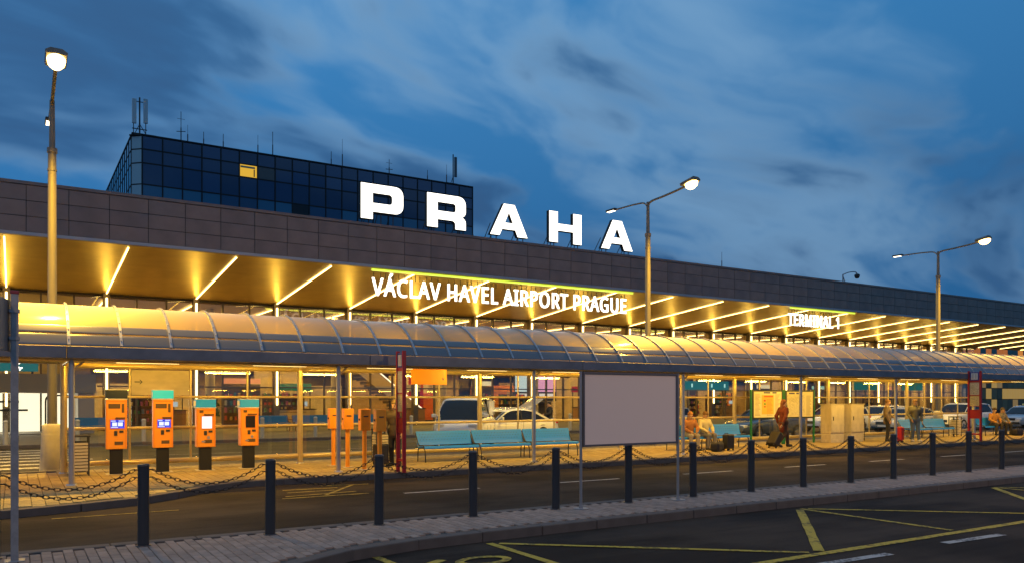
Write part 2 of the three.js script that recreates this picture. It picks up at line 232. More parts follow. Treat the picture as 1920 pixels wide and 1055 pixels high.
// ---------------------------------------------------------------- terminal building
const BAY = 4.71, COL0 = -0.37, FD = 39.3, GD = 50, SOF0 = 8.72, SOF1 = 7.72;      // bay width, first column, canopy edge, glass line, soffit heights
const soffitY = (d) => lerp(SOF0, SOF1, (d - FD) / (GD - FD));
const FX0 = -13, FX1 = 112;
{
  const T = thing('terminal_building', 'long low airport terminal with deep lit canopy, grey panelled fascia and glass front', 'terminal');
  const P3 = [M.fascia, M.fascia2, M.fascia3, M.fascia], W3 = 1.57, pg = rbox(W3 - 0.022, 0.638, 0.05, 0, 0, 0, 0.006), r = rng(5);
  const variants = [0, 1, 2].map((k) => planUV(pg.clone().translate(k * 3.1, k * 1.3, 0)).translate(-k * 3.1, -k * 1.3, 0));
  for (let k = -8; ; k++) { const x = 0.41 + W3 * (k + 0.5); if (x > FX1 - 1) break; for (let j = 0; j < 3; j++) { const m = obj('fascia_panel', variants[Math.floor(r() * 3)], P3[Math.floor(r() * 4)], T); m.position.set(x, 8.89 + 0.33 + j * 0.66, -FD + (r() - 0.5) * 0.004); } }
  obj('fascia_backing', span(FX0, FX1, 8.80, 10.88, -FD - 0.06, -FD - 0.4), M.black, T);
  obj('coping', planUV(span(FX0, FX1, 10.885, 11.02, -FD + 0.06, -FD - 0.6)), M.fascia2, T);
  obj('drip_edge', planUV(span(FX0, FX1, 8.74, 8.885, -FD + 0.05, -FD - 0.1)), mat([0.42, 0.41, 0.42], 0.4, 0.3), T);
  obj('roof', span(FX0, FX1, 10.4, 10.86, -FD - 0.62, -72), M.dark, T);
  // ribbed metal soffit, rising towards the road
  const sg = new THREE.BoxGeometry(FX1 - FX0, 0.08, 1); const L = Math.hypot(GD - FD, SOF0 - SOF1);
  sg.scale(1, 1, L); planUV(sg);
  const sfm = new THREE.MeshPhysicalMaterial({ color: C(0.46, 0.30, 0.055), roughness: 0.36, metalness: 0.45, map: rep(blotch, 0.22) });
  const soffit = obj('soffit', planUV(sg), sfm, T); soffit.position.set((FX0 + FX1) / 2, (SOF0 + SOF1) / 2 + 0.045, -(FD + GD) / 2); soffit.rotation.x = -Math.atan2(SOF0 - SOF1, GD - FD);
  obj('head_beam', span(FX0, 91, SOF1 - 0.09, SOF1 + 0.1, -GD + 0.06, -GD - 0.3), mat([0.05, 0.035, 0.02], 0.6), T);
  // bays: columns with a light tube, soffit light lines, mullions, panes
  const tubeH = SOF1 - 0.22 - 1.5, stripA = [0, soffitY(FD + 0.3) - 0.03, -FD - 0.3], stripB = [0, soffitY(GD - 0.45) - 0.03, -GD + 0.45], SL = Math.hypot(stripA[1] - stripB[1], stripA[2] - stripB[2]);
  const stripG = bar(stripA, stripB, 0.06, 0.035), tubeG = rbox(0.10, tubeH, 0.08, 0, 1.5 + tubeH / 2, 0, 0.02);
  const colG = span(-0.17, 0.17, PAVE, SOF1 + 0.05, -0.2, 0.2), mulG = span(-0.045, 0.045, PAVE, SOF1 - 0.1, -0.09, 0.09);
  for (let n = -2; n < 24; n++) {
    const x = COL0 + BAY * n, put = (m, dx, z) => m.position.set(x + dx, 0, z);
    const ls = obj('light_strip', stripG, M.ledWarm, T); put(ls, 0, 0);
    areaLight([1, 0.62, 0.07], 13, SL, 0.09, [x, (stripA[1] + stripB[1]) / 2 - 0.05, (stripA[2] + stripB[2]) / 2], [x, -100, (stripA[2] + stripB[2]) / 2 - 4], T).rotateZ(Math.PI / 2);
    if (n > 19) continue;
    put(obj('column', colG, M.frame, T), 0, -GD + 0.2);
    put(obj('light_tube', tubeG, M.ledWarm, T), 0, -GD + 0.46);
    areaLight([1, 0.60, 0.05], 30, 0.12, tubeH, [x, 1.5 + tubeH / 2, -GD + 0.52], [x, 1.5 + tubeH / 2, 0], T);
    for (let k = 0; k < 3; k++) {
      if (k) put(obj('mullion', mulG, M.frame, T), k * BAY / 3, -GD);
      if (x + (k + 1) * BAY / 3 < 3.9 && x > -6) continue;            // the entrance stands here
      for (const [y0, y1] of [[PAVE + 0.1, 2.55], [2.65, 5.1], [5.2, SOF1 - 0.1]]) { const p = obj('glass_pane', box(BAY / 3 - 0.12, y1 - y0, 0.012), M.facadePane, T); p.position.set(x + (k + 0.5) * BAY / 3, (y0 + y1) / 2, -GD); }
    }
  }
  for (const y of [PAVE + 0.05, 2.6, 5.15]) obj('transom', span(3.9, 91, y - 0.04, y + 0.04, -GD + 0.075, -GD - 0.075), M.frame, T);
  // hall behind the glass: floor, ceiling, walls
  const hallWall = mat([0.50, 0.40, 0.27], 0.7, 0, { map: rep(blotch, 0.3) });
  obj('hall_floor', planUV(span(-16, 95, 0.02, PAVE + 0.02, -GD - 0.4, -70)), mat([0.32, 0.27, 0.2], 0.25), T);
  obj('hall_ceiling', planUV(span(-16, 95, SOF1 - 0.15, SOF1 + 0.1, -GD - 0.4, -70)), mat([0.42, 0.34, 0.22], 0.6), T);
  obj('hall_back_wall', planUV(span(-16, 95, 0, SOF1, -70, -70.3)), hallWall, T);
  obj('hall_end_wall', planUV(span(91, 91.3, 0, SOF1, -GD + 0.1, -70)), hallWall, T);
  obj('hall_end_wall', planUV(span(-16.3, -16, 0, SOF1, -GD, -70)), hallWall, T);
  const lampG = box(0.07, 0.05, 12.5);
  for (let n = 0; n < 20; n++) { const x = COL0 + BAY * n, y = SOF1 - 0.24; const l = obj('ceiling_light_strip', lampG, M.ledWarm, T); l.position.set(x, y, -57); areaLight([1, 0.62, 0.13], 135, 0.12, 12.5, [x, y - 0.05, -57], [x, -100, -57.01], T); }
  // mezzanine, its edge and the partition walls of the hall
  const tone = [[0.55, 0.45, 0.32], [0.42, 0.30, 0.17], [0.30, 0.2, 0.1], [0.60, 0.52, 0.42], [0.55, 0.2, 0.03], [0.16, 0.11, 0.07]].map((c) => mat(c, 0.55, 0, { map: rep(blotch, 0.5) }));
  const seq = [3, 0, 1, 0, 3, 1, 3, 0, 4, 1, 0, 0, 3, 2, 1, 0, 4, 1, 0, 1, 3, 3, 0, 1];
  for (let i = 0; i < 24; i++) { const x = 4 + i * 3.6, d = 58.5 + (i * 7 % 5) * 0.7, h = 2.9 + (i * 5 % 4) * 0.42; obj('partition_panel', planUV(span(x, x + 3.5, PAVE, h, -d, -d - 0.15)), tone[seq[i]], T); obj('upper_panel', planUV(span(x, x + 3.52, 4.35 , SOF1 - 0.15, -d - 3.5, -d - 3.65)), tone[seq[(i + 9) % 24]], T); }
  obj('mezzanine', planUV(span(5, 90, 3.9, 4.3, -60, -69.9)), tone[2], T);
}
{ // entrance block on the left
  const E = thing('entrance_vestibule', 'brown entrance block with brightly lit white interior at far left', 'entrance', [0, 0, 0]);
  const w = mat([0.34, 0.27, 0.16], 0.5);
  obj('lintel', planUV(span(-8, 3.55, 2.2, 3.15, -46.2, -50.2)), w, E);
  obj('side_wall', planUV(span(2.75, 3.5, PAVE, 2.2, -46.4, -50.2)), mat([0.5, 0.42, 0.34], 0.4), E);
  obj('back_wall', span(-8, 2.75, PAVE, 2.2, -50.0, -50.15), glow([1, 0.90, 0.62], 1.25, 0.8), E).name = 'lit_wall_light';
  for (const [x0, x1, y] of [[-2.4, 0.2, 1.7], [-3, 0.6, 1.25]]) obj('wall_shelf', span(x0, x1, y, y + 0.1, -49.6, -49.99), M.dark, E);
  obj('floor', span(-8, 2.74, PAVE + 0.004, PAVE + 0.03, -46.3, -49.9), M.slab, E);
  for (const x of [-3.4, -1.2, 1.0]) { const f = obj('door_leaf', box(2.1, 2.03, 0.02, x, 1.17, -46.7), M.pane, E); obj('door_frame', [span(x - 1.07, x - 1.02, PAVE + 0.03, 2.195, -46.66, -46.74), span(x + 1.02, x + 1.07, PAVE + 0.03, 2.195, -46.66, -46.74)], M.frame, f); }
  areaLight([1, 0.92, 0.7], 5, 6, 1.6, [-2.2, 1.2, -49.5], [-2.2, 1.2, 0], E);
  const ar = new THREE.Shape(); ar.absellipse(0, 0, 0.1, 0.1, 0, 7);
  // rounded white door surround beside it
  const rr = (x0, x1, y0, y1, q) => { const s = new THREE.Shape(); s.moveTo(x0 + q, y0); s.lineTo(x1 - q, y0); s.quadraticCurveTo(x1, y0, x1, y0 + q); s.lineTo(x1, y1 - q); s.quadraticCurveTo(x1, y1, x1 - q, y1); s.lineTo(x0 + q, y1); s.quadraticCurveTo(x0, y1, x0, y1 - q); s.lineTo(x0, y0 + q); s.quadraticCurveTo(x0, y0, x0 + q, y0); return s; };
  const s1 = rr(1.35, 2.65, 0.2, 2.12, 0.35); s1.holes.push(rr(1.43, 2.57, 0.28, 2.04, 0.3));
  obj('door_surround', new THREE.ExtrudeGeometry(s1, { depth: 0.12, bevelEnabled: false, curveSegments: 6 }).translate(0, 0, -49.0), M.dark, E);
}
const FONT = await new FontLoader().loadAsync('fonts/droid/droid_sans_regular.typeface.json');
const glyph = (c, size, depth) => new TextGeometry(c, { font: FONT, size, depth, curveSegments: 4, bevelEnabled: true, bevelSize: 0.018, bevelThickness: 0.01, bevelSegments: 1 });
function hungSign(name, label, text, x0, x1, y0, capH, D) {
  const root = thing(name, label, 'sign', [x0, y0, -D]);
  const size = 1, adv = (c) => (FONT.data.glyphs[c] || FONT.data.glyphs['?']).ha / FONT.data.resolution * size;
  const H = glyph('H', 1, 0.1); H.computeBoundingBox(); const cap = H.boundingBox.max.y;
  let w = 0; for (const c of text) w += adv(c); const sx = (x1 - x0) / w, sy = capH / cap;
  let x = 0;
  for (const c of text) {
    if (c !== ' ') {
      const g = glyph(c, 1, 0.07).scale(sx * 0.93, sy, 1).translate(adv(c) * sx * 0.035, 0, 0); g.computeBoundingBox(); const bb = g.boundingBox, l = obj('letter', g, M.letterGlow, root); l.position.set(x * sx, 0, 0);
      const xa = lerp(bb.min.x, bb.max.x, 0.2), xb = lerp(bb.min.x, bb.max.x, 0.8), top = capH * 0.97, up = soffitY(D) - y0 + 0.05;
      obj('hanger', [rod([xa, top, -0.03], [xa, up, -0.03], 0.02, 6), rod([xb, top, -0.03], [xb, up, -0.03], 0.02, 6)], M.dark, l);
    }
    x += adv(c);
  }
  areaLight([1, 0.95, 0.85], 0.8, x1 - x0, capH, [(x1 - x0) / 2, capH / 2, 0.12], [0, 0, 1], root).rotation.set(0, Math.PI, 0);
  return root;
}
hungSign('airport_name_sign', 'illuminated letters VÁCLAV HAVEL AIRPORT PRAGUE hung under the canopy edge', 'VÁCLAV HAVEL AIRPORT PRAGUE', 16.2, 33.85, 7.44, 0.93, 40.25);
hungSign('terminal_number_sign', 'illuminated letters TERMINAL 1 hung under the canopy edge', 'TERMINAL 1', 49.6, 55.85, 7.46, 0.90, 40.25);
for (const [x0, x1, label] of [[15.9, 33.7, 'yellow-green light line above the long airport name letters'], [48.9, 56.6, 'yellow-green light line above the TERMINAL 1 letters']]) {
  const g = glow([0.62, 0.85, 0.03], 1.3, 0.5), o = obj('sign_light_line', span(x0, x1, 8.60, 8.70, -FD - 0.12, -FD - 0.2), g); tag(o, label, 'light', 'light lines above the hung letters');
  areaLight([0.85, 0.9, 0.1], 7, x1 - x0, 0.12, [(x0 + x1) / 2, 8.62, -FD - 0.24], [(x0 + x1) / 2, 8.2, -FD - 2]);
}
// the five big roof letters
{
  const S = (pts) => new THREE.Shape(pts.map((p) => new THREE.Vector2(...p)));
  const W = 2.42, H = 1.86;
  const roundR = (s, x0, x1, y0, y1, q) => { s.lineTo(x1 - q, y0); s.bezierCurveTo(x1 - q * 0.4, y0, x1, y0 + q * 0.35, x1, y0 + q); s.lineTo(x1, y1 - q); s.bezierCurveTo(x1, y1 - q * 0.35, x1 - q * 0.4, y1, x1 - q, y1); };
  const hole = (x0, x1, y0, y1, q) => { const p = new THREE.Path(); p.moveTo(x0, y0); roundR(p, x0, x1, y0, y1, q); p.lineTo(x0, y1); p.closePath(); return p; };
  const sh = {
    P: () => { const s = new THREE.Shape(); s.moveTo(0, 0); s.lineTo(0.66, 0); s.lineTo(0.66, 0.40); roundR(s, 0, W, 0.40, H, 0.5); s.lineTo(0, H); s.closePath(); s.holes.push(hole(0.66, 1.78, 0.86, 1.40, 0.18)); return s; },
    R: () => { const s = new THREE.Shape(); s.moveTo(0, 0); s.lineTo(0.64, 0); s.lineTo(0.64, 0.46); s.lineTo(1.5, 0.46); s.quadraticCurveTo(1.76, 0.46, 1.76, 0.22); s.lineTo(1.76, 0); s.lineTo(W, 0); s.lineTo(W, 0.36); s.quadraticCurveTo(W, 0.62, 2.16, 0.70); s.bezierCurveTo(2.3, 0.75, W, 0.86, W, 1.05); s.lineTo(W, H - 0.48); s.bezierCurveTo(W, H - 0.16, W - 0.22, H, W - 0.5, H); s.lineTo(0, H); s.closePath(); s.holes.push(hole(0.64, 1.78, 0.93, 1.42, 0.16)); return s; },
    A: () => { const s = S([[0, 0], [0.62, 0], [0.80, 0.38], [1.72, 0.38], [1.88, 0], [2.56, 0], [1.66, H], [0.92, H]]); s.holes.push(new THREE.Path([[0.98, 0.76], [1.56, 0.76], [1.27, 1.40]].map((p) => new THREE.Vector2(...p)))); return s; },
    H: () => S([[0, 0], [0.62, 0], [0.62, 0.72], [1.80, 0.72], [1.80, 0], [W, 0], [W, H], [1.80, H], [1.80, 1.14], [0.62, 1.14], [0.62, H], [0, H]]),
  };
  const spec = [['P', 15.5, 'letter P, first of the big white roof letters'], ['R', 19.36, 'letter R, second of the big white roof letters'], ['A', 23.4, 'letter A between R and H on the roof edge'], ['H', 27.55, 'letter H, fourth of the big white roof letters'], ['A', 31.55, 'letter A at the right end of the big roof letters']];
  for (const [c, x, label] of spec) {
    const root = thing('roof_letter', label, 'letter', [x, 10.86, -40.25], 0, 'big roof letters'), y0 = 0.56;
    const s = sh[c](), g = (d) => new THREE.ExtrudeGeometry(s, { depth: d, bevelEnabled: false, curveSegments: 8 });
    obj('light_face', g(0.02).translate(0, y0, 0.27), M.letterGlow, root);
    areaLight([1, 0.97, 0.9], 0.5, 2.2, 1.7, [1.2, y0 + 0.93, 0.33], [0, 0, 1], root).rotation.set(0, Math.PI, 0);
    const so = sh[c](); obj('side_casing', new THREE.ExtrudeGeometry(so, { depth: 0.24, bevelEnabled: true, bevelSize: 0.025, bevelThickness: 0.012, bevelSegments: 1, curveSegments: 8 }).translate(0, y0, 0.012), M.black, root);
    const feet = c === 'P' ? [0.12, 0.5, 1.2, 1.9] : c === 'H' ? [0.2, 0.45, 2.0, 2.25] : [0.15, 0.5, 2.0, 2.35];
    const hgt = (q) => (c === 'P' && q > 0.6 ? 0.95 : y0);
    obj('bracket', feet.flatMap((q) => [rod([q, 0, 0.1], [q, hgt(q), 0.1], 0.028, 6), rod([q, 0, -1.1], [q, hgt(q) + 0.7, 0.02], 0.022, 6)]).concat([span(0, 2.4, 0, 0.05, -0.02, 0.16)]), M.dark, root);
  }
}
// ---------------------------------------------------------------- glass office tower behind the roof
{
  const T = thing('office_tower', 'dark blue glass office block rising behind the terminal roof', 'building'), D0 = 70, X0 = 8.68, N = 20, PW = 1.512, TOP = 22.93;
  const rows = [[21.86, TOP], [20.75, 21.86], [19.04, 20.75], [17.93, 19.04], [16.2, 17.93], [13, 16.2]];
  const navy = [[0.012, 0.050, 0.125], [0.016, 0.060, 0.15], [0.010, 0.040, 0.10]].map((c) => phys(c, 0.08, { ior: 1.6 }));
  const mid = [phys([0.02, 0.13, 0.23], 0.1, { ior: 1.6 }), phys([0.028, 0.15, 0.25], 0.1, { ior: 1.6 }), phys([0.013, 0.07, 0.15], 0.1, { ior: 1.6 })], pale = phys([0.30, 0.40, 0.43], 0.2, { ior: 1.6 }), deep = phys([0.006, 0.008, 0.01], 0.1, {});  // pale corner glass: its brighter reflection is put into the colour
  const X1 = X0 + N * PW, r = rng(77), bm = M.black;
  obj('core', [span(X0 + 0.02, X1, 0, TOP - 0.05, -D0 - 0.1, -D0 - 25), span(7.95 + 0.12, X0 + 0.1, 0, TOP - 0.05, -D0 - 0.85, -D0 - 25)], M.black, T);
  obj('parapet', [span(X0, X1 + 0.05, TOP, TOP + 0.12, -D0 + 0.05, -D0 - 0.4), bar([7.9, TOP + 0.06, -D0 - 0.75], [X0, TOP + 0.06, -D0], 0.3, 0.118), span(7.9, 8.2, TOP, TOP + 0.121, -D0 - 0.75, -D0 - 25)], bm, T);
  rows.forEach(([y0, y1], j) => {
    for (let i = 0; i < N; i++) {
      const g = box(PW - 0.11, y1 - y0 - 0.1, 0.04); let m = navy[Math.floor(r() * 3)];
      if (j === 3) m = i === 8 ? deep : mid[[0, 1, 1, 0, 2, 2, 0, 1, 0, 2, 2, 1, 0, 1, 0, 1, 2, 0, 1, 0][i]];
      if (j === 1 && i === 5) { const p = obj('lit_window_light', g, glow([1, 0.58, 0.04], 0.72, 0.03), T); p.position.set(X0 + (i + 0.5) * PW, (y0 + y1) / 2, -D0 - 0.02); obj('blind', [box(PW - 0.3, 0.16, 0.03, -0.06, 0.32, 0.03)], mat([0.5, 0.4, 0.2]), p); obj('window_frame', [box(0.09, 0.62, 0.03, 0.48, -0.12, 0.03)], M.navy, p); continue; }
      const p = obj('glass_panel', g, j === 1 && i === 6 ? phys([0.10, 0.09, 0.085], 0.15, {}) : m, T); p.position.set(X0 + (i + 0.5) * PW, (y0 + y1) / 2, -D0 - 0.02 + (r() - 0.5) * 0.012); p.rotation.set((r() - 0.5) * 0.012, (r() - 0.5) * 0.012, 0);
    }
    for (let i = 0; i < 15; i++) { const p = obj('glass_panel', box(0.04, y1 - y0 - 0.1, PW - 0.11), mid[(i + j) % 2 ? 2 : 0], T); p.position.set(7.97, (y0 + y1) / 2, -D0 - 0.75 - (i + 0.5) * PW); p.rotation.z = (r() - 0.5) * 0.01; }
    const cp = obj('corner_panel', box(0.9, y1 - y0 - 0.1, 0.04), pale, T); cp.position.set((7.95 + X0) / 2, (y0 + y1) / 2, -D0 - 0.36); cp.rotation.y = -0.79;
    obj('transom', [span(X0, X1, y0 - 0.05, y0 + 0.05, -D0 + 0.03, -D0 - 0.09), span(7.93, 8.02, y0 - 0.05, y0 + 0.05, -D0 - 0.75, -D0 - 24), bar([7.93, y0, -D0 - 0.74], [X0, y0, -D0 + 0.01], 0.06, 0.098)], bm, T);
  });
  for (let i = 0; i <= N; i++) obj('mullion', span(X0 + i * PW - 0.05, X0 + i * PW + 0.05, 13, TOP, -D0 + 0.045, -D0 - 0.088), bm, T);
  for (let i = 0; i <= 15; i++) obj('mullion', span(7.91, 8.015, 13, TOP, -D0 - 0.75 - i * PW - 0.045, -D0 - 0.75 - i * PW + 0.045), bm, T);
  // antennas on its roof: each a thing
  const aer = [[11.62, 25.45, 'tall thin whip aerial with crossbars nearest the left mast'], [12.14, 24.45, 'faint short whip aerial just right of the crossbarred aerial'], [13.39, 24.1, 'short dark rod aerial, third along the tower roof'], [14.96, 24.2, 'faint whip aerial above the fourth column of tower panels'], [17.84, 24.61, 'whip aerial standing over the lit yellow tower window'], [19.11, 25.11, 'tall whip aerial just right of the lit yellow tower window'], [24.38, 24.25, 'short whip aerial left of the tallest mid-roof rod'], [25.43, 25.54, 'tallest dark rod aerial in the middle of the tower roof'], [30.03, 24.42, 'small comb-shaped aerial above the letter P'], [34.03, 24.02, 'short rod aerial right of the comb-shaped aerial'], [36.11, 24.86, 'whip aerial beside the right-hand panel mast']];
  aer.forEach(([x, top, label], i) => { const h = top - TOP - 0.12, a = thing('rod_aerial', label, 'aerial', [x, TOP + 0.115, -D0 - 0.2], 0, 'aerials on the tower roof'); obj('mast', rod([0, 0, 0], [0, h * 0.45, 0], 0.045, 6), M.dark, a); obj('whip', rod([0, h * 0.45, 0], [0, h, 0], i % 3 === 1 ? 0.014 : 0.026, 6), M.dark, a); if (i === 0 || i === 8) obj('crossbar', [rod([-0.35, h * 0.3, 0], [0.35, h * 0.34, 0], 0.03, 6), rod([-0.3, h * 0.75, 0], [0.3, h * 0.75, 0], 0.015, 6)], M.dark, a); });
  const pm = thing('panel_antenna_mast', 'mast with two pale panel antennas on the left tower corner', 'antenna', [8.55, TOP + 0.115, -D0 - 0.5]);
  obj('mast', [rod([0, 0, 0], [0, 3.05, 0], 0.06, 8), rod([-0.55, 0.5, 0], [0.55, 0.5, 0], 0.04, 6), rod([-0.55, 2.7, 0], [0.55, 2.7, 0], 0.035, 6), rod([-0.45, 0, 0], [-0.45, 2.9, 0], 0.035, 6), rod([0.45, 0, 0], [0.45, 3.0, 0], 0.035, 6), rod([-0.4, 0, 0.2], [0, 0.9, 0], 0.03, 6), rod([0.5, 0, 0.2], [0, 0.9, 0], 0.03, 6)], M.dark, pm);
  obj('base_frame', span(-0.6, 1.2, 0, 0.12, -0.2, 0.2), M.dark, pm);
  for (const sx of [-1, 1]) { const p = obj('panel_antenna', rbox(0.33, 2.0, 0.16, sx * 0.42, 1.85 + (sx > 0 ? 0.12 : 0), 0.16, 0.05, 2), mat([0.55, 0.56, 0.56], 0.5), pm); obj('bracket', [rod([sx * 0.42, 1.2, 0], [sx * 0.42, 1.2, 0.14], 0.04, 6), rod([sx * 0.42, 2.5, 0], [sx * 0.42, 2.5, 0.14], 0.04, 6)], M.dark, p); }
  const pm2 = thing('panel_antenna_mast', 'mast with one dark panel antenna near the right tower corner', 'antenna', [36.94, TOP + 0.115, -D0 - 0.4]);
  obj('mast', [rod([0, 0, 0], [0, 3.0, 0], 0.06, 8), rod([-0.3, 0, 0], [0, 0.8, 0], 0.03, 6)], M.dark, pm2); obj('panel_antenna', rbox(0.28, 2.0, 0.16, 0.22, 1.75, 0.1, 0.05, 2), mat([0.09, 0.1, 0.11], 0.5), pm2); obj('base_frame', span(-0.9, 0.4, 0, 0.1, -0.2, 0.2), M.dark, pm2);
}
{ // small things on the terminal roof
  const c = thing('security_camera', 'dome camera on a bent bracket above the TERMINAL 1 letters', 'camera', [55.6, 11.015, -39.6]);
  obj('stand', [rod([-0.3, 0, 0], [-0.3, 0.62, 0], 0.05, 8), rod([0, 0, 0], [-0.3, 0.5, 0], 0.035, 6), tube([[-0.3, 0.6, 0], [0.5, 0.85, 0], [1.35, 0.92, 0], [1.5, 0.8, 0]], 0.04, 12, 6)], M.galv, c);
  obj('dome', lathe([[0.001, -0.24], [0.14, -0.2], [0.2, -0.06], [0.22, 0.06], [0.12, 0.14], [0.001, 0.16]], 14).translate(1.5, 0.66, 0), M.dark, c);
  const a = thing('rod_aerial', 'lone thin whip aerial on the terminal roof right of the big letters', 'aerial', [42.0, 11.015, -39.7], 0); obj('mast', rod([0, 0, 0], [0, 0.5, 0], 0.03, 6), M.dark, a); obj('whip', rod([0, 0.5, 0], [0, 1.1, 0], 0.012, 6), M.dark, a);
}
{ // coloured building beyond the canopy on the right
  const B = thing('coloured_glass_building', 'building with orange and teal glass squares under the far canopy end', 'building'), r = rng(31);
  const cs = [glow([1, 0.33, 0.015], 0.55, 0.06), glow([0.85, 0.24, 0.012], 0.42, 0.06), mat([0.05, 0.16, 0.15], 0.3), mat([0.09, 0.14, 0.12], 0.3), glow([0.9, 0.55, 0.1], 0.34, 0.1), glow([0.8, 0.50, 0.12], 0.22, 0.1), mat([0.30, 0.2, 0.1], 0.7), mat([0.2, 0.14, 0.08], 0.7)];
  obj('core', span(94, 150, 0, 12, -62.1, -75), M.dark, B);
  for (let i = 0; i < 32; i++) for (let j = 0; j < 7; j++) { const k = Math.floor(r() * 4) + (j < 3 ? 4 : 0), p = obj(k < 2 || k === 4 || k === 5 ? 'lit_window_light' : 'wall_panel', box(1.42, 1.5, 0.06), cs[k], B); p.position.set(94.8 + i * 1.5, 1.0 + j * 1.6, -62.04); }
}

// ---------------------------------------------------------------- bus shelter
const SPX = (n) => 1.0 + 5.73 * n, SF = 18.85, SB = 21.95, SX0 = -5.6, SX1 = 46;
{
  const S = thing('bus_shelter', 'long bus shelter with translucent barrel roof on slim round posts', 'shelter');
  // barrel roof: arc between the gutters
  const half = 1.86, rise = 1.0, R = (half * half + rise * rise) / (2 * rise), cd = 20.48, cy = 3.0 + rise - R, A = Math.asin(half / R);
  const arc = (t, rr = R) => { const a = lerp(-A, A, t); return [cy + Math.cos(a) * rr, cd + Math.sin(a) * rr]; };     // [y, D]
  const RIB = 0.97, ribX = (k) => 0.94 + RIB * k;
  const sheet = (w) => { const n = 20, p = [], ix = [], uv = []; for (let i = 0; i <= n; i++) { const [y, d] = arc(i / n, R + 0.012), [y2, d2] = arc(i / n, R - 0.012); for (const s of [-1, 1]) { p.push(s * w / 2, y, -d); uv.push(s * w / 2, i / n * 4); } } for (let i = 0; i < n; i++) { const o = i * 2; ix.push(o, o + 1, o + 3, o, o + 3, o + 2); } const g = new THREE.BufferGeometry(); g.setAttribute('position', new THREE.Float32BufferAttribute(p, 3)); g.setAttribute('uv', new THREE.Float32BufferAttribute(uv, 2)); g.setIndex(ix); g.computeVertexNormals(); return g; };
  const ribG = (() => { const parts = [], n = 20; for (let i = 0; i < n; i++) { const [y0, d0] = arc(i / n, R + 0.03), [y1, d1] = arc((i + 1) / n, R + 0.03); parts.push(bar([0, y0, -d0], [0, y1, -d1], 0.055, 0.045)); } for (let i = 0; i < 8; i++) { const [y, d] = arc((i + 0.5) / 16, R + 0.055); parts.push(new THREE.SphereGeometry(0.014, 6, 4).translate(0, y, -d)); } return merge(parts); })();
  const under = (() => { const parts = [], n = 14; for (let i = 0; i < n; i++) { const [y0, d0] = arc(i / n, R - 0.06), [y1, d1] = arc((i + 1) / n, R - 0.06); parts.push(bar([0, y0, -d0], [0, y1, -d1], 0.05, 0.06)); } return merge(parts); })();
  const sg = sheet(RIB - 0.05); let k0 = Math.ceil((SX0 - 0.94) / RIB), k1 = Math.floor((SX1 - 0.94) / RIB);
  for (let k = k0; k <= k1; k++) { obj('rib', ribG, M.rib, S).position.x = ribX(k); if (k % 2 === 0) obj('inner_hoop', under, M.tubeLampYellow, S).position.x = ribX(k); if (k < k1) { const m = obj('roof_sheet', sg, M.roofSheet, S); m.position.x = ribX(k) + RIB / 2; } }
  for (let x = SX0, i = 0; x < SX1; x += 6.5, i++) {
    const x1 = Math.min(SX1, x + 6.49);
    obj('gutter', planUV(rbox(x1 - x, 0.25, 0.16, (x + x1) / 2, 2.865, -18.53, 0.015)), M.gutter, S);
    obj('rear_gutter', planUV(rbox(x1 - x, 0.22, 0.16, (x + x1) / 2, 2.88, -22.43, 0.015)), M.gutter, S);
  }
  // smoked flashing strips along the lower front edge of the vault
  const band = (t0, t1, w) => { const n = 5, p = [], ix = []; for (let i = 0; i <= n; i++) for (const rr of [R + 0.026, R + 0.016]) { const [y, d] = arc(lerp(t0, t1, i / n), rr); p.push(-w / 2, y, -d, w / 2, y, -d); } for (let i = 0; i < n; i++) { const o = i * 4; ix.push(o, o + 1, o + 5, o, o + 5, o + 4, o + 2, o + 7, o + 3, o + 2, o + 6, o + 7); } const e = n * 4; ix.push(0, 2, 3, 0, 3, 1, e, e + 1, e + 3, e, e + 3, e + 2); const g = new THREE.BufferGeometry(); g.setAttribute('position', new THREE.Float32BufferAttribute(p, 3)); g.setAttribute('uv', new THREE.Float32BufferAttribute(new Float32Array(p.length / 3 * 2), 2)); g.setIndex(ix); g.computeVertexNormals(); return g; };
  const smoked = phys([0.13, 0.125, 0.12], 0.3, { clearcoat: 0.8, clearcoatRoughness: 0.15 }), bands = [band(0.0, 0.066, RIB - 0.06), band(0.078, 0.13, RIB - 0.06)];
  for (let k = k0; k < k1; k++) for (const b of bands) obj('flashing_strip', b, smoked, S).position.x = ribX(k) + RIB / 2;
  const beam = (x0, x1, y, d, r) => rod([x0, y, -d], [x1, y, -d], r, 12);
  const postG = cyl(0.055, 0.055, 2.66, 0, PAVE, 0, 16), backG = cyl(0.075, 0.075, 2.64, 0, PAVE, 0, 16), shoe = cyl(0.11, 0.1, 0.03, 0, PAVE, 0, 14), thin = cyl(0.028, 0.028, 2.42, 0, 0.33, 0, 8);
  for (let n = -1; SPX(n) < SX1; n++) {
    const x = SPX(n);
    const p = obj('front_post', postG, M.steel, S); p.position.set(x, 0, -SF); obj('post_shoe', shoe, M.steel, p);
    obj('bracket', [rod([x, 2.5, -SF], [x + 0.3, 2.76, -SF], 0.025, 8), rod([x, 2.74, -SF], [x, 2.74, -SB], 0.045, 10)], M.tubeLampYellow, S);
    const b = obj('rear_post', backG, M.tubeLampYellow, S); b.position.set(x, 0, -SB); obj('post_shoe', shoe, M.steel, b);
    if (x < 0.5 || SPX(n + 1) > SX1) continue;
    const gap = x > 22 && x < 25 ? 0 : 0;
    for (const [y, r] of [[2.72, 0.06], [1.965, 0.032], [1.19, 0.038], [0.34, 0.065]]) obj('rail', beam(x + 0.07, x + 5.66, y, SB, r), M.tubeLampYellow, S);
    for (let q = 1; q < 4; q++) { const t = obj('glazing_bar', thin, M.tubeLampYellow, S); t.position.set(x + q * 1.4325, 0, -SB); }
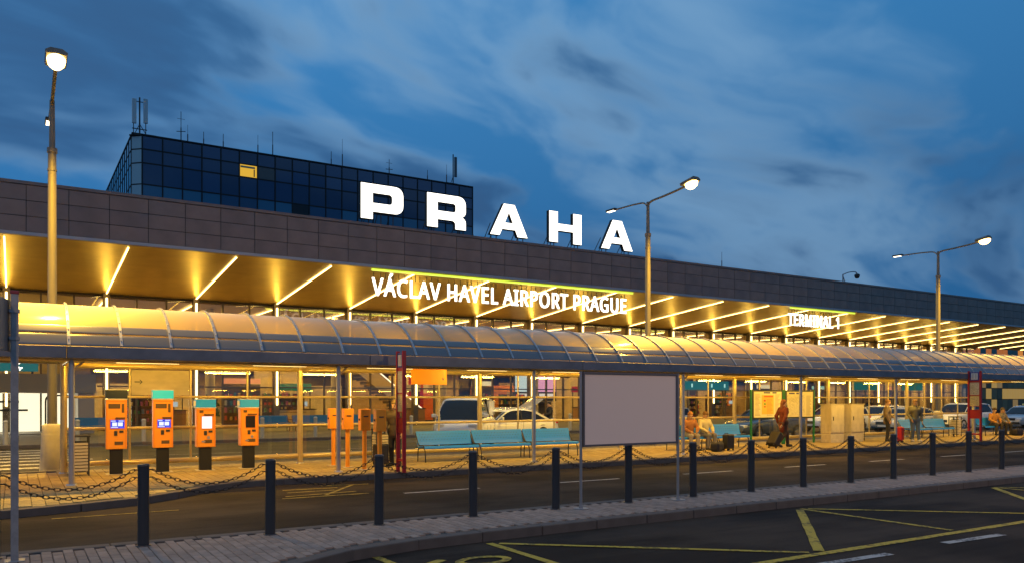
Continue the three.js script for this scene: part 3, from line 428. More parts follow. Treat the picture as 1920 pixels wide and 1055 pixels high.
    for (let q = 0; q < 4; q++) for (const [y0, y1] of [[0.42, 1.14], [1.24, 1.92], [2.01, 2.64]]) {
      if (n === 0 && q === 1 && y0 > 2) { // the opaque cream panel with an arrow
        const c = obj('cream_sign_panel', span(x + q * 1.4325 + 0.04, x + (q + 1) * 1.4325 - 0.04, y0, y1, -SB + 0.012, -SB - 0.012), M.cream, S);
        const ax = x + 1.4325 + 0.2, ay = 2.34, ag = [bar([ax - 0.09, ay, -SB + 0.016], [ax + 0.05, ay, -SB + 0.016], 0.002, 0.022), prism([[ax + 0.02, ay + 0.055], [ax + 0.04, ay + 0.055], [ax + 0.095, ay], [ax + 0.04, ay - 0.055], [ax + 0.02, ay - 0.055], [ax + 0.07, ay]], 0.003).translate(0, 0, -SB + 0.0145)];
        obj('arrow', ag.map(planUV), M.navy, c); continue;
      }
      const p = obj('glass_pane', box(1.4325 - 0.08, y1 - y0, 0.008), M.pane, S); p.position.set(x + (q + 0.5) * 1.4325, (y0 + y1) / 2, -SB);
    }
    // fluorescent battens under the front beam
    for (let q = 0; q < 2; q++) { const lx = x + 1.5 + q * 2.9; const l = obj('tube_light', [rbox(1.3, 0.05, 0.07, lx, 2.72, -SF - 0.32, 0.02)], M.ledWarm, S); areaLight([1, 0.58, 0.075], 175, 1.3, 0.1, [lx, 2.685, -SF - 0.32], [lx, 0, -SF - 2.3], S); areaLight([1, 0.58, 0.06], 70, 1.3, 0.1, [lx, 2.76, -SF - 0.34], [lx, 10, -SF - 3.5], S); }
  }
  obj('front_beam', beam(SX0, SX1, 2.735, SF, 0.05), M.tubeLampYellow, S);
}
// ---------------------------------------------------------------- street lamps
{
  const lampMat = glow([1, 0.66, 0.18], 12, 0.9), smallMat = glow([1, 0.86, 0.6], 5, 0.9);
  const spots = [[0.84, 'left street lamp, nearest, beside the orange machines'], [21.54, 'middle street lamp right of the big roof letters'], [42.04, 'right street lamp, farthest away along the shelter']];
  for (const [x, label] of spots) {
    const L = thing('street_lamp', label, 'street lamp', [x, 0, -24.3], 0, 'street lamps');
    obj('concrete_base', planUV(lathe([[0.001, 0], [0.30, 0], [0.25, 0.95], [0.25, 1.0], [0.235, 1.02], [0.235, 1.22], [0.15, 1.26], [0.001, 1.26]], 18)), mat([0.60, 0.53, 0.38], 0.8, 0, { map: rep(blotch, 0.9), bumpMap: rep(grit, 2), bumpScale: 0.003 }), L);
    obj('pole', [cyl(0.12, 0.10, 7.2, 0, 1.26, 0, 14), cyl(0.075, 0.062, 1.3, 0, 8.46, 0, 12), cyl(0.125, 0.125, 0.12, 0, 8.38, 0, 14), cyl(0.115, 0.115, 0.05, 0, 7.9, 0, 14)], M.polePaint, L);
    obj('road_arm', tube([[0, 9.6, 0], [0, 9.72, 0.1], [0, 9.80, 0.9], [0, 9.86, 1.6], [0, 9.93, 2.2]], 0.045, 16, 8), M.polePaint, L);
    obj('rear_arm', tube([[0, 9.55, 0], [0, 9.75, -0.2], [0, 9.82, -0.7], [0, 9.86, -2.1]], 0.035, 14, 8), M.polePaint, L);
    const head = obj('lamp_head', prism([[-0.2, 0], [-0.22, 0.06], [-0.12, 0.13], [0.12, 0.13], [0.22, 0.06], [0.2, 0]], 0.62, 0.012).rotateX(-0.16).translate(0, 9.93, 2.05), M.polePaint, L);
    obj('lens_light', lathe([[0.001, -0.22], [0.10, -0.20], [0.18, -0.11], [0.20, 0.0], [0.001, 0.01]], 16).scale(1, 1, 1.4).rotateX(-0.16).translate(0, 9.965, 2.42), lampMat, head);
    const pl = new THREE.SpotLight(C(1, 0.56, 0.045), 640, 0, 1.08, 0.75, 2); pl.position.set(0, 9.70, 2.46); pl.target.position.set(0, 0, 2.2); pl.shadow.radius = 6; pl.castShadow = true; L.add(pl, pl.target);
    const rear = obj('rear_lamp_head', rbox(0.2, 0.09, 0.6, 0, 9.89, -2.3, 0.03, 2), M.dark, L);
    obj('rear_lens_light', box(0.14, 0.02, 0.42, 0, 9.838, -2.32), smallMat, rear);
    const sl = new THREE.SpotLight(C(1, 0.62, 0.09), 420, 0, 1.15, 0.8, 2); sl.position.set(0, 9.8, -2.32); sl.target.position.set(0, 0, -3.5); sl.castShadow = true; L.add(sl, sl.target);
  }
}
{ // two unseen lamps, added to warm the billboard, bollards and near road
  for (const [x, z, label] of [[-6, 3, 'added warm lamp left of the viewer, unseen outside the picture'], [17, 1.5, 'added warm lamp right of the viewer, unseen outside the picture']]) {
    const L = thing('added_fill_lamp', label, 'street lamp', [x, 0, z], 0, 'added unseen lamps beside the viewer');
    obj('pole', [cyl(0.12, 0.07, 9, 0, 0, 0, 12), cyl(0.2, 0.18, 0.2, 0, 0, 0, 12)], M.polePaint, L);
    obj('arm', rod([0, 8.9, 0], [0, 9.2, -1.5], 0.04, 8), M.polePaint, L);
    obj('lamp_head', rbox(0.36, 0.14, 0.7, 0, 9.3, -1.7, 0.04, 2), M.polePaint, L);
    obj('lens_light', rbox(0.24, 0.06, 0.44, 0, 9.21, -1.72, 0.02), glow([1, 0.72, 0.4], 8, 0.9), L);
    const pl = new THREE.PointLight(C(1, 0.58, 0.22), 210, 0, 2); pl.position.set(0, 9.2, -1.72); pl.shadow.radius = 8; pl.castShadow = true; L.add(pl);
  }
}
// ---------------------------------------------------------------- bollards and chains on the island
{
  const first = thing('bollard', 'dark steel bollard, first from the left in the chain row', 'bollard', [-0.2, PAVE, -10.65], 0, 'bollards linked by chains');
  obj('post', cyl(0.066, 0.066, 0.985, 0, 0, 0, 18), M.bollard, first);
  obj('cap', lathe([[0.001, 1.0], [0.055, 1.0], [0.068, 0.99], [0.069, 0.965], [0.066, 0.96], [0.001, 0.96]], 18), M.bollard, first);
  for (const s of [-1, 1]) for (const y of [0.93, 0.835]) obj('chain_eye', new THREE.TorusGeometry(0.02, 0.007, 6, 10).rotateX(Math.PI / 2).translate(s * 0.083, y, 0), M.chain, first);
  obj('base_flange', cyl(0.09, 0.085, 0.012, 0, 0, 0, 18), M.bollard, first);
  const N = 15, BX = (i) => -0.2 + 1.533 * i;
  first.userData.label = 'dark steel bollard just beyond the left picture edge';
  for (let i = 1; i < N + 1; i++) { const c = copyOf(first, [BX(i), PAVE, -10.65], i * 0.7, i === N ? 'dark steel bollard just beyond the right picture edge' : `dark steel bollard, ${ORD[i - 1]} from the left in the chained row`); c.rotation.set((hash2(i, 3, 1) - 0.5) * 0.016, 0, (hash2(i, 5, 1) - 0.5) * 0.016); }
  const linkG = (() => { const c = new THREE.CatmullRomCurve3([[0.03, 0.011], [0.038, 0], [0.03, -0.011], [-0.03, -0.011], [-0.038, 0], [-0.03, 0.011]].map(([x, y]) => new THREE.Vector3(x, y * 1.35, 0)), true); return new THREE.TubeGeometry(c, 14, 0.0046, 5, true); })();
  for (let i = 0; i < N; i++) for (const [y0, sag, which] of [[0.93, 0.20, 'upper'], [0.835, 0.21, 'lower']]) {
    const xa = BX(i) + 0.10, xb = BX(i + 1) - 0.10, s = sag * (0.92 + 0.16 * hash2(i, which.length, 9)), f = (t) => new THREE.Vector3(lerp(xa, xb, t), PAVE + y0 - s * (1 - (2 * t - 1) ** 2), -10.65);
    const links = [], n = 24; let k = 0;
    const pts = []; for (let q = 0; q <= 200; q++) pts.push(f(q / 200)); const c = new THREE.CatmullRomCurve3(pts), ps = c.getSpacedPoints(n);
    for (let q = 0; q < n; q++) { const a = ps[q], b = ps[q + 1], v = b.clone().sub(a), g = linkG.clone(); g.rotateX(q % 2 ? 0.35 : Math.PI / 2 - 0.35); g.rotateZ(Math.atan2(v.y, v.x)); g.translate((a.x + b.x) / 2, (a.y + b.y) / 2, a.z); links.push(g); }
    const label = i === 0 ? `${which} chain leaving the picture on the left of the first bollard` : i === N - 1 ? `${which} chain leaving the picture on the right of the last bollard` : `${which} chain between the ${ORD[i - 1]} and ${ORD[i]} bollards from the left`;
    tag(obj('chain', links, M.chain), label, 'chain', 'chains between the bollards');
  }
}
{ // blank billboard on two posts
  const B = thing('billboard', 'blank grey billboard on two thin posts standing on the island', 'billboard', [7.84, PAVE, -10.47]);
  for (const x of [0, 2.14]) { const p = obj('post', cyl(0.024, 0.024, 2.24, x, 0, 0, 12), M.galv, B); obj('foot_plate', [cyl(0.13, 0.13, 0.012, x, 0, 0, 16), cyl(0.035, 0.03, 0.05, x, 0.012, 0, 10)], M.galv, p); }
  obj('frame', [span(0.03, 2.11, 2.2, 2.235, -0.03, 0.03), span(0.03, 2.11, 1.005, 1.04, -0.03, 0.03), span(0.03, 0.06, 1.04, 2.2, -0.03, 0.03), span(2.08, 2.11, 1.04, 2.2, -0.03, 0.03)], mat([0.13, 0.12, 0.13], 0.5, 0.4), B);
  obj('panel', planUV(span(0.06, 2.08, 1.04, 2.2, -0.015, 0.012)), mat([0.86, 0.68, 0.58], 0.7), B);
}
{ // sign post at the left edge
  const P = thing('sign_post', 'galvanised post with the back of a sign at the left picture edge', 'sign', [0.0, PAVE, -10.4]);
  obj('post', planUV(rbox(0.075, 2.95, 0.075, 0, 1.475, 0, 0.008)), M.galv, P);
  obj('cap', rbox(0.085, 0.04, 0.085, 0, 2.965, 0, 0.01), mat([0.25, 0.03, 0.04], 0.6), P);
  const pl = obj('sign_plate', prism([[-0.3, 0], [0.3, 0], [0.3, 0.56], [-0.3, 0.56]], 0.012, 0.004).rotateY(1.34).translate(-0.075, 2.32, 0.02), mat([0.2, 0.2, 0.2], 0.5, 0.5), P);
  obj('clamp', [box(0.1, 0.035, 0.1, 0, 2.46, 0), box(0.1, 0.035, 0.1, 0, 2.76, 0), rod([-0.09, 2.46, 0.02], [0, 2.46, 0], 0.012, 6), rod([-0.09, 2.76, 0.02], [0, 2.76, 0], 0.012, 6)], M.galv, P);
  obj('base_plate', rbox(0.2, 0.015, 0.2, 0, 0.0075, 0, 0.005), M.galv, P);
}
// ---------------------------------------------------------------- machines, posts, benches and boards under the shelter
const screenTex = canvasTex(128, 96, (c, w, h) => { c.fillStyle = '#1a35d8'; c.fillRect(0, 0, w, h); c.fillStyle = '#cfe0ff'; c.fillRect(6, 6, 42, 12); c.fillRect(74, 6, 46, 12); c.fillStyle = '#eef4ff'; c.fillRect(16, 28, 44, 42); c.fillRect(68, 28, 44, 42); c.fillStyle = '#dfe8ff'; c.fillRect(6, 78, 64, 10); c.fillStyle = '#5566ee'; c.fillRect(80, 78, 40, 10); });
{
  const blueScreen = new THREE.MeshStandardMaterial({ color: C(0.02), roughness: 0.2, emissive: C(1), emissiveMap: screenTex, emissiveIntensity: 1.1 }), whiteScreen = glow([0.92, 0.95, 1], 1.0, 0.2), off = mat([0.025, 0.02, 0.018], 0.15);
  const gridM = mat([0.10, 0.06, 0.03], 0.7);
  const kiosk = (x, tall, head, screen, label, k) => {
    const K = thing('ticket_machine', label, 'ticket machine', [x, PAVE, -21.1], -0.06, 'orange machines in the shelter');
    const y0 = tall ? 0.60 : 0.585, y1 = tall ? 1.77 : 1.55, w = 0.45, d = 0.34, f = d / 2;
    obj('pedestal', rbox(0.28, y0, 0.24, 0, y0 / 2, 0, 0.012), M.black, K);
    obj('base_plate', rbox(0.46, 0.012, 0.4, 0, 0.006, 0, 0.004), M.cream, K);
    const b = obj('cabinet', rbox(w, y1 - y0, d, 0, (y0 + y1) / 2, 0, 0.018, 2), M.orange, K);
    obj('front_frame', [span(-w / 2 + 0.005, -w / 2 + 0.035, y0 + 0.01, y1 - 0.02, f, f + 0.018), span(w / 2 - 0.035, w / 2 - 0.005, y0 + 0.01, y1 - 0.02, f, f + 0.018), span(-w / 2 + 0.036, w / 2 - 0.036, y1 - 0.045, y1 - 0.02, f, f + 0.016)], M.orangeDeep, b);
    const h = obj('header_box', rbox(w + 0.02, 0.2, d + 0.03, 0, y1 + 0.125, 0, 0.01), head, K);  // faint glow added so teal headers keep their colour under yellow lamps
    obj('header_trim', [rbox(w + 0.03, 0.018, d + 0.04, 0, y1 + 0.012, 0, 0.005), rbox(w + 0.03, 0.014, d + 0.04, 0, y1 + 0.232, 0, 0.005)], M.white, h);
    if (k > 0) obj('side_print', [box(0.006, 0.12, 0.16, -w / 2 - 0.013, y1 + 0.125, 0.05), ...(k > 1 ? [span(-w / 2 - 0.1, -w / 2 - 0.014, y1 + 0.03, y1 + 0.045, -0.02, 0.12), span(-w / 2 - 0.05, -w / 2 - 0.014, y1 + 0.06, y1 + 0.19, 0, 0.03)] : [])], M.white, h);
    const sy = tall ? 1.19 : 1.2, sw = tall ? 0.30 : 0.235, shh = tall ? 0.2 : 0.3;
    const sf = obj('screen_bezel', span(-sw / 2 - 0.02 + 0.02, sw / 2 + 0.04, sy - shh / 2 - 0.02, sy + shh / 2 + 0.02, f, f + 0.012), M.orangeDeep, b);
    obj('screen', new THREE.PlaneGeometry(sw, shh).translate(0.02, sy, f + 0.0145), screen, sf);
    obj('hood', span(tall ? -0.02 : -0.05, 0.18, sy + shh / 2 + 0.03, sy + shh / 2 + 0.06, f, f + 0.05), gridM, b);
    obj('grille', tall ? [span(-0.17, 0.08, 1.56, 1.67, f, f + 0.008), span(0.11, 0.165, 1.46, 1.67, f, f + 0.008)] : [span(-0.15, -0.06, 1.44, 1.5, f, f + 0.008)], gridM, b);
    obj('card_slot', [span(-0.05, 0.02, sy - shh / 2 - 0.17, sy - shh / 2 - 0.06, f, f + 0.014), span(0.06, 0.15, sy - shh / 2 - 0.1, sy - shh / 2 - 0.05, f, f + 0.02)], M.dark, b);
    obj('receipt_tray', [span(-0.04, 0.14, y0 + 0.1, y0 + 0.18, f, f + 0.006)], gridM, b);
    if (!tall) obj('keypad', [span(0.03, 0.09, y0 + 0.2, y0 + 0.27, f, f + 0.01), span(-0.1, -0.02, y0 + 0.12, y0 + 0.16, f, f + 0.012)], M.steel, b);
    if (screen !== off) { const l = areaLight(tall ? [0.2, 0.3, 1] : [0.9, 0.95, 1], 1.0, sw, shh, [0.02, sy, f + 0.03], [0, 0, 0], K); l.rotation.set(0, Math.PI, 0); }
  };
  kiosk(2.05, true, M.navy, blueScreen, 'tall orange ticket machine with dark navy header and blue screen', 0);
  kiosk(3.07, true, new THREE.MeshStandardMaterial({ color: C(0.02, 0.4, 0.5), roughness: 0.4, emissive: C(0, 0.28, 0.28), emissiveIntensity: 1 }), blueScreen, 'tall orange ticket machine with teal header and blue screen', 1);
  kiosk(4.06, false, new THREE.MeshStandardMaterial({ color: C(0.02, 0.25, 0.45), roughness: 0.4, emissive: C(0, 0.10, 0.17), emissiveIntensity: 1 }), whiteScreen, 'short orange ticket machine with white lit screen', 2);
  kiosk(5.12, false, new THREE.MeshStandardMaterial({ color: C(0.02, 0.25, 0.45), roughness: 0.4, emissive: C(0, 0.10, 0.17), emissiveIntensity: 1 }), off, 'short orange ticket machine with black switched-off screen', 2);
}
{ // orange validator posts
  const v = thing('validator_post', '', 'validator', [7.25, PAVE, -20.7], 0, 'orange box posts');
  obj('pole', cyl(0.055, 0.055, 1.02, 0, 0, 0, 14), M.orange, v); obj('foot', rbox(0.3, 0.014, 0.26, 0, 0.007, 0, 0.005), M.cream, v);
  const b = obj('box', rbox(0.26, 0.54, 0.2, 0, 1.26, 0, 0.012), M.orange, v); obj('slot', [span(-0.145, -0.13, 1.24, 1.29, -0.03, 0.03), span(-0.06, 0.06, 1.33, 1.36, 0.1, 0.108)], M.dark, b);
  v.userData.label = 'orange box on a post, farthest left of the four';
  [[7.37, 19.95, 'orange box on a post, second of four, beside the thin shelter post'], [7.5, 19.1, 'orange box on a post, third of the four'], [7.56, 18.25, 'orange box on a post, nearest of four, left of the red stop sign']].forEach(([x, d, l]) => copyOf(v, [x, PAVE, -d], 0, l));
}
const sheetTex = (seed, cols) => canvasTex(128, 192, (c, w, h) => { const r = rng(seed); c.fillStyle = cols[0]; c.fillRect(0, 0, w, h); c.fillStyle = cols[1]; c.fillRect(0, 0, w, 20); c.fillStyle = 'rgba(60,45,25,0.75)'; for (let y = 30; y < h - 8; y += 7) for (let x = 8; x < w - 14; x += 10 + r() * 14) if (r() > 0.25) c.fillRect(x, y, 5 + r() * 9, 3); });
{ // red bus stop signs
  const stop = thing('bus_stop_sign', 'red bus stop sign beside the blue benches', 'bus stop sign', [7.98, PAVE, -17.93 + 0], 0, 'red bus stop signs');
  const t1 = new THREE.MeshStandardMaterial({ map: sheetTex(4, ['#d9cba0', '#c2b48c']), roughness: 0.5 }), t2 = new THREE.MeshStandardMaterial({ map: sheetTex(9, ['#e2cc84', '#cbb265']), roughness: 0.5 });
  for (const z of [-0.18, 0.18]) obj('post', rbox(0.09, 2.95, 0.06, 0, 1.475, z, 0.01), M.red, stop);
  obj('board', rbox(0.05, 1.42, 0.30, 0, 2.17, 0, 0.008), M.red, stop);
  const em = obj('emblem_plate', rbox(0.062, 0.36, 0.29, 0, 2.72, 0, 0.01), mat([0.05, 0.055, 0.2], 0.4), stop); obj('emblem_field', box(0.068, 0.27, 0.20, 0, 2.72, 0), mat([0.62, 0.58, 0.5], 0.5), em); obj('emblem_bar', [box(0.072, 0.2, 0.035, 0, 2.72, -0.045), box(0.072, 0.2, 0.035, 0, 2.72, 0.045)], mat([0.45, 0.40, 0.32], 0.5), em);
  const face = (n, y, h, m) => { const g = new THREE.PlaneGeometry(0.28, h).rotateY(-Math.PI / 2).translate(-0.0275, y, 0); obj(n, g, m, stop); };
  face('timetable', 2.2, 0.52, t1); face('line_map', 1.69, 0.42, t2);
  obj('cross_brace', box(0.05, 0.05, 0.30, 0, 1.3, 0), M.red, stop); obj('cross_brace', box(0.05, 0.06, 0.30, 0, 0.3, 0), M.red, stop);
  obj('lower_panel', box(0.04, 0.34, 0.30, 0, 1.12, 0), M.red, stop);
  copyOf(stop, [34.2, PAVE, -18.2], 0, 'red bus stop sign near the right picture edge').scale.z = 1.35;
}
{ // orange hanging board with arrow
  const o = thing('hanging_sign_board', 'orange board with a dark down arrow under the shelter roof', 'sign', [9.35, 2.4, -20.3], -0.04);
  obj('board', rbox(1.08, 0.43, 0.05, 0.53, 0.13, 0, 0.008), mat([0.85, 0.27, 0.012], 0.5), o);
  obj('arrow', [span(0.945, 0.955, 0.08, 0.27, 0.025, 0.03), prism([[0.95, 0.02], [0.99, 0.1], [0.91, 0.1]], 0.006).translate(0, 0, 0.024)].map(planUV), M.navy, o);
  obj('hanger', [rod([0.1, 0.34, 0], [0.1, 1.42, 0], 0.012, 6), rod([0.95, 0.34, 0], [0.95, 1.42, 0], 0.012, 6)], M.dark, o);
}
{ // blue benches
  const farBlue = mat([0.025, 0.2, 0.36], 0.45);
  const mk = (pos, label, turn = 0, w = 1.8, blue = M.blueBench) => {
    const B = thing('bench', label, 'bench', pos, turn, 'blue metal benches');
    const curve = (pts, t) => { const s = new THREE.Shape(); s.moveTo(...pts[0]); for (const p of pts.slice(1)) s.lineTo(...p); for (const p of pts.slice().reverse()) s.lineTo(p[0] + t[0], p[1] + t[1]); return s; };
    const ext = (s) => new THREE.ExtrudeGeometry(s, { depth: w - 0.05, bevelEnabled: true, bevelSize: 0.004, bevelThickness: 0.004, bevelSegments: 1 }).rotateY(Math.PI / 2).translate(-(w - 0.05) / 2, 0, 0);
    // profile: x is -z here (rotateY sends +x to -z)
    const holes = (y0, y1, z, nz) => { const out = [], r = rng(3); for (let i = 0; i < 16; i++) for (let j = 0; j < 3; j++) { const yy = lerp(y0, y1, (j + 0.5) / 3), xx = lerp(-w / 2 + 0.12, w / 2 - 0.12, (i + (j % 2) * 0.5) / 16); out.push(new THREE.CircleGeometry(0.011, 6).rotateX(-0.22).translate(xx, yy, z(yy))); } return out; };
    obj('seat', ext(curve([[-0.26, 0.40], [-0.25, 0.44], [-0.2, 0.455], [0.1, 0.425], [0.19, 0.43]], [0.0, -0.02])), blue, B);
    const bk = obj('backrest', ext(curve([[0.19, 0.47], [0.22, 0.55], [0.30, 0.83], [0.315, 0.85]], [0.02, -0.004])), blue, B);
    obj('perforation', holes(0.58, 0.8, (y) => -lerp(0.22, 0.30, (y - 0.55) / 0.28) + 0.012), M.dark, bk).userData.kind = 'stuff';
    for (const s of [-1, 1]) { const x = s * (w / 2 - 0.06); obj('leg', [tube([[x, 0, 0.25], [x, 0.3, 0.22], [x, 0.385, 0.16], [x, 0.40, -0.1], [x, 0.36, -0.22], [x, 0, -0.26]], 0.018, 20, 6)], M.dark, B); obj('armrest', [tube([[x + s * 0.04, 0.40, 0.22], [x + s * 0.04, 0.47, 0.2], [x + s * 0.04, 0.48, -0.1], [x + s * 0.04, 0.8, -0.33]], 0.016, 16, 6)], M.dark, B); }
    return B;
  };
  mk([10.6, PAVE, -20.5], 'blue bench left in the row of three, nearest the red stop sign');
  mk([12.4, PAVE, -20.5], 'blue bench in the middle of the row of three');
  mk([14.2, PAVE, -20.5], 'blue bench right in the row of three, left of the billboard');
  mk([20.1, PAVE, -20.5], 'blue bench half hidden by the billboard, with seated travellers');
  mk([22.0, PAVE, -20.5], 'empty blue bench left of the green map boards');
  mk([34.4, PAVE, -20.9], 'blue bench behind the standing couple, left part');
  mk([36.2, PAVE, -20.9], 'blue bench right of the standing couple');
  mk([40.6, PAVE, -20.9], 'blue bench behind the right red bus stop sign');
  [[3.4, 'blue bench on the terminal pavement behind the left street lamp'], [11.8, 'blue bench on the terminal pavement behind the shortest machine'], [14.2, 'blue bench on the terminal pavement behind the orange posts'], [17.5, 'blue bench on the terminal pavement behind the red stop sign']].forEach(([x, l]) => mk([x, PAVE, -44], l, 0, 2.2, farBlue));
}
{ // slatted litter bins
  const bin = (pos, label) => { const B = thing('litter_bin', label, 'litter bin', pos, 0, 'slatted litter bins'); obj('liner', cyl(0.16, 0.16, 0.72, 0, 0.08, 0, 12), M.dark, B); for (const [x, z] of [[-0.19, -0.19], [0.19, -0.19], [-0.19, 0.19], [0.19, 0.19]]) obj('corner_post', rbox(0.03, 0.9, 0.03, x, 0.45, z, 0.004), M.dark, B); for (let i = 0; i < 9; i++) { const y = 0.14 + i * 0.075; for (const z of [-0.19, 0.19]) obj('slat', box(0.34, 0.055, 0.016, 0, y, z), M.cream, B); obj('slat', box(0.016, 0.055, 0.34, -0.19, y, 0), M.cream, B); } obj('lid', rbox(0.44, 0.04, 0.44, 0, 0.92, 0, 0.01), M.dark, B); };
  bin([1.28, PAVE, -21.2], 'slatted litter bin behind the first shelter post');
  bin([8.9, PAVE, -21.4], 'slatted litter bin behind the orange posts');
  bin([30.6, PAVE, -21.2], 'slatted litter bin beside the cream cabinets');
  bin([38.1, PAVE, -21.2], 'slatted litter bin left of the right red stop sign');
}
{ // cream service cabinets
  const cab = (x, w, label) => { const c = thing('service_cabinet', label, 'cabinet', [x, PAVE, -20.75], 0, 'cream service cabinets'); obj('plinth', rbox(w, 0.38, 0.46, 0, 0.19, 0, 0.01), M.cream, c); const b = obj('body', rbox(w, 1.16, 0.5, 0, 0.965, 0, 0.012), M.cream, c); const d = obj('door', rbox(w - 0.06, 1.08, 0.02, 0, 0.965, 0.255, 0.006), M.cream, b); obj('handle', [rbox(0.03, 0.16, 0.025, -w / 2 + 0.12, 0.98, 0.275, 0.006)], M.dark, d).userData = {}; obj('roof', rbox(w + 0.05, 0.03, 0.55, 0, 1.56, 0, 0.008), M.cream, c); };
  cab(28.3, 0.85, 'cream service cabinet right of the map boards, left one'); cab(29.6, 0.85, 'cream service cabinet right of the map boards, right one');
}
{ // green framed map boards
  const mapT = canvasTex(256, 256, (c, w, h) => { c.fillStyle = '#e9dfb4'; c.fillRect(0, 0, w, h); c.fillStyle = '#3a4a78'; c.fillRect(90, 4, 60, 14); c.fillRect(170, 4, 40, 14); c.fillStyle = '#f2c050'; c.fillRect(72, 34, 110, 190); c.fillStyle = '#e06a28'; c.fillRect(92, 40, 84, 16); [['#c83020', 90], ['#3a9a30', 122], ['#b86018', 150]].forEach(([k, y]) => { c.fillStyle = k; c.beginPath(); c.arc(100, y, 9, 0, 7); c.fill(); }); c.fillStyle = 'rgba(60,50,30,.7)'; for (let y = 30; y < 240; y += 12) { c.fillRect(12, y, 30 + (y * 7) % 20, 3); c.fillRect(196, y, 26 + (y * 5) % 22, 3); if (y > 70) c.fillRect(118, y, 40 + (y * 3) % 16, 3); } });
  const mapU = canvasTex(256, 256, (c, w, h) => { c.fillStyle = '#d8cfa6'; c.fillRect(0, 0, w, h); c.fillStyle = '#453f7a'; c.fillRect(20, 8, 56, 16); c.fillRect(90, 8, 50, 16); const r = rng(12); c.strokeStyle = 'rgba(110,100,70,.55)'; for (let i = 0; i < 60; i++) { c.beginPath(); let x = r() * 170, y = 34 + r() * 200; c.moveTo(x, y); for (let k = 0; k < 5; k++) { x += (r() - 0.5) * 60; y += (r() - 0.5) * 60; c.lineTo(Math.max(4, Math.min(174, x)), Math.max(34, Math.min(244, y))); } c.stroke(); } c.fillStyle = 'rgba(60,50,30,.6)'; for (let y = 40; y < 240; y += 11) c.fillRect(190, y, 34 + (y * 7) % 18, 3); });
  const board = (x, t, label) => { const B = thing('map_board', label, 'information board', [x, PAVE, -21.15], 0, 'green framed boards'); for (const s of [-0.9, 0.9]) obj('post', rbox(0.07, 2.14, 0.07, s, 1.07, 0, 0.012), M.green, B); obj('case', rbox(1.72, 1.12, 0.08, 0, 1.56, 0, 0.01), mat([0.02, 0.03, 0.025], 0.4), B); obj('sheet', new THREE.PlaneGeometry(1.58, 1.0).translate(0, 1.56, 0.0425), new THREE.MeshStandardMaterial({ map: t, roughness: 0.35 }), B); };
  board(24.85, mapT, 'green framed board with a yellow timetable sheet'); board(26.75, mapU, 'green framed board with a pale street map');
}
{ // short posts along the terminal kerb
  const b = thing('kerb_post', 'pale kerb post, leftmost, in front of the lit entrance', 'bollard', [-0.3, PAVE, -36.6], 0, 'pale posts along the terminal kerb');
  obj('post', cyl(0.085, 0.085, 0.85, 0, 0, 0, 14), mat([0.45, 0.42, 0.34], 0.6), b); obj('cap', lathe([[0.001, 0.95], [0.06, 0.94], [0.09, 0.9], [0.09, 0.85], [0.001, 0.85]], 14), mat([0.6, 0.57, 0.45], 0.5), b);
  for (let i = 1; i < 14; i++) copyOf(b, [-0.3 + i * 2.45, PAVE, -36.6], 0, `pale kerb post, ${ORD[i]} from the left along the terminal kerb`);
}
{ // teal signs
  const plane = () => { const s = new THREE.Shape([[-0.5, 0.02], [-0.1, 0.06], [0.05, 0.42], [0.16, 0.42], [0.1, 0.06], [0.4, 0.06], [0.48, 0.18], [0.56, 0.18], [0.52, 0], [0.56, -0.18], [0.48, -0.18], [0.4, -0.06], [0.1, -0.06], [0.16, -0.42], [0.05, -0.42], [-0.1, -0.06], [-0.5, -0.02]].map((p) => new THREE.Vector2(...p))); return new THREE.ExtrudeGeometry(s, { depth: 0.02, bevelEnabled: false }); };
  const t = thing('direction_sign', 'teal sign with a white aeroplane above the lit entrance', 'sign', [-1.9, 3.2, -46.4]); const tm = glow([0.0, 0.30, 0.30], 0.35, 0.05);
  obj('panel_light', rbox(5.0, 0.6, 0.12, 0.4, 0.36, 0, 0.01), tm, t); obj('aeroplane', plane().scale(0.55, 0.55, 1).rotateZ(-0.7).translate(1.95, 0.36, 0.062), M.letterGlow, t); obj('support', [span(-1.9, -1.8, -0.04, 0.06, -0.05, 0.05), span(2.6, 2.7, -0.04, 0.06, -0.05, 0.05)], M.dark, t);
  [[39.6, 7, 'long teal overhead sign behind the grey saloon'], [48.6, 5, 'teal overhead sign behind the green map boards']].forEach(([x, w, l]) => { const s = thing('overhead_sign', l, 'sign', [x, 2.62, -47.6]); obj('panel_light', rbox(w, 0.72, 0.15, 0, 0.36, 0, 0.01), tm, s); obj('sign_lamp', [-0.35, 0.1, 0.4].map((q) => box(0.14, 0.3, 0.03, q * w, 0.36, 0.09)), glow([0.5, 0.9, 0.8], 0.8, 0.2), s); obj('post', [span(-w / 2 + 0.3, -w / 2 + 0.4, -2.49, 0, -0.05, 0.05), span(w / 2 - 0.4, w / 2 - 0.3, -2.49, 0, -0.05, 0.05)], M.frame, s); });
  [[72, 'green emergency sign hanging behind the standing couple'], [80, 'green emergency sign hanging right of the standing couple']].forEach(([x, l]) => { const s = thing('overhead_sign', l, 'sign', [x, 3.2, -49]); obj('panel_light', rbox(3.6, 0.9, 0.12, 0, 0, 0, 0.01), glow([0.0, 0.22, 0.12], 0.4, 0.05), s); obj('hanger', [rod([-1.5, 0.45, 0], [-1.5, soffitY(49) - 3.2, 0], 0.03, 6), rod([1.5, 0.45, 0], [1.5, soffitY(49) - 3.2, 0], 0.03, 6)], M.dark, s); });
}

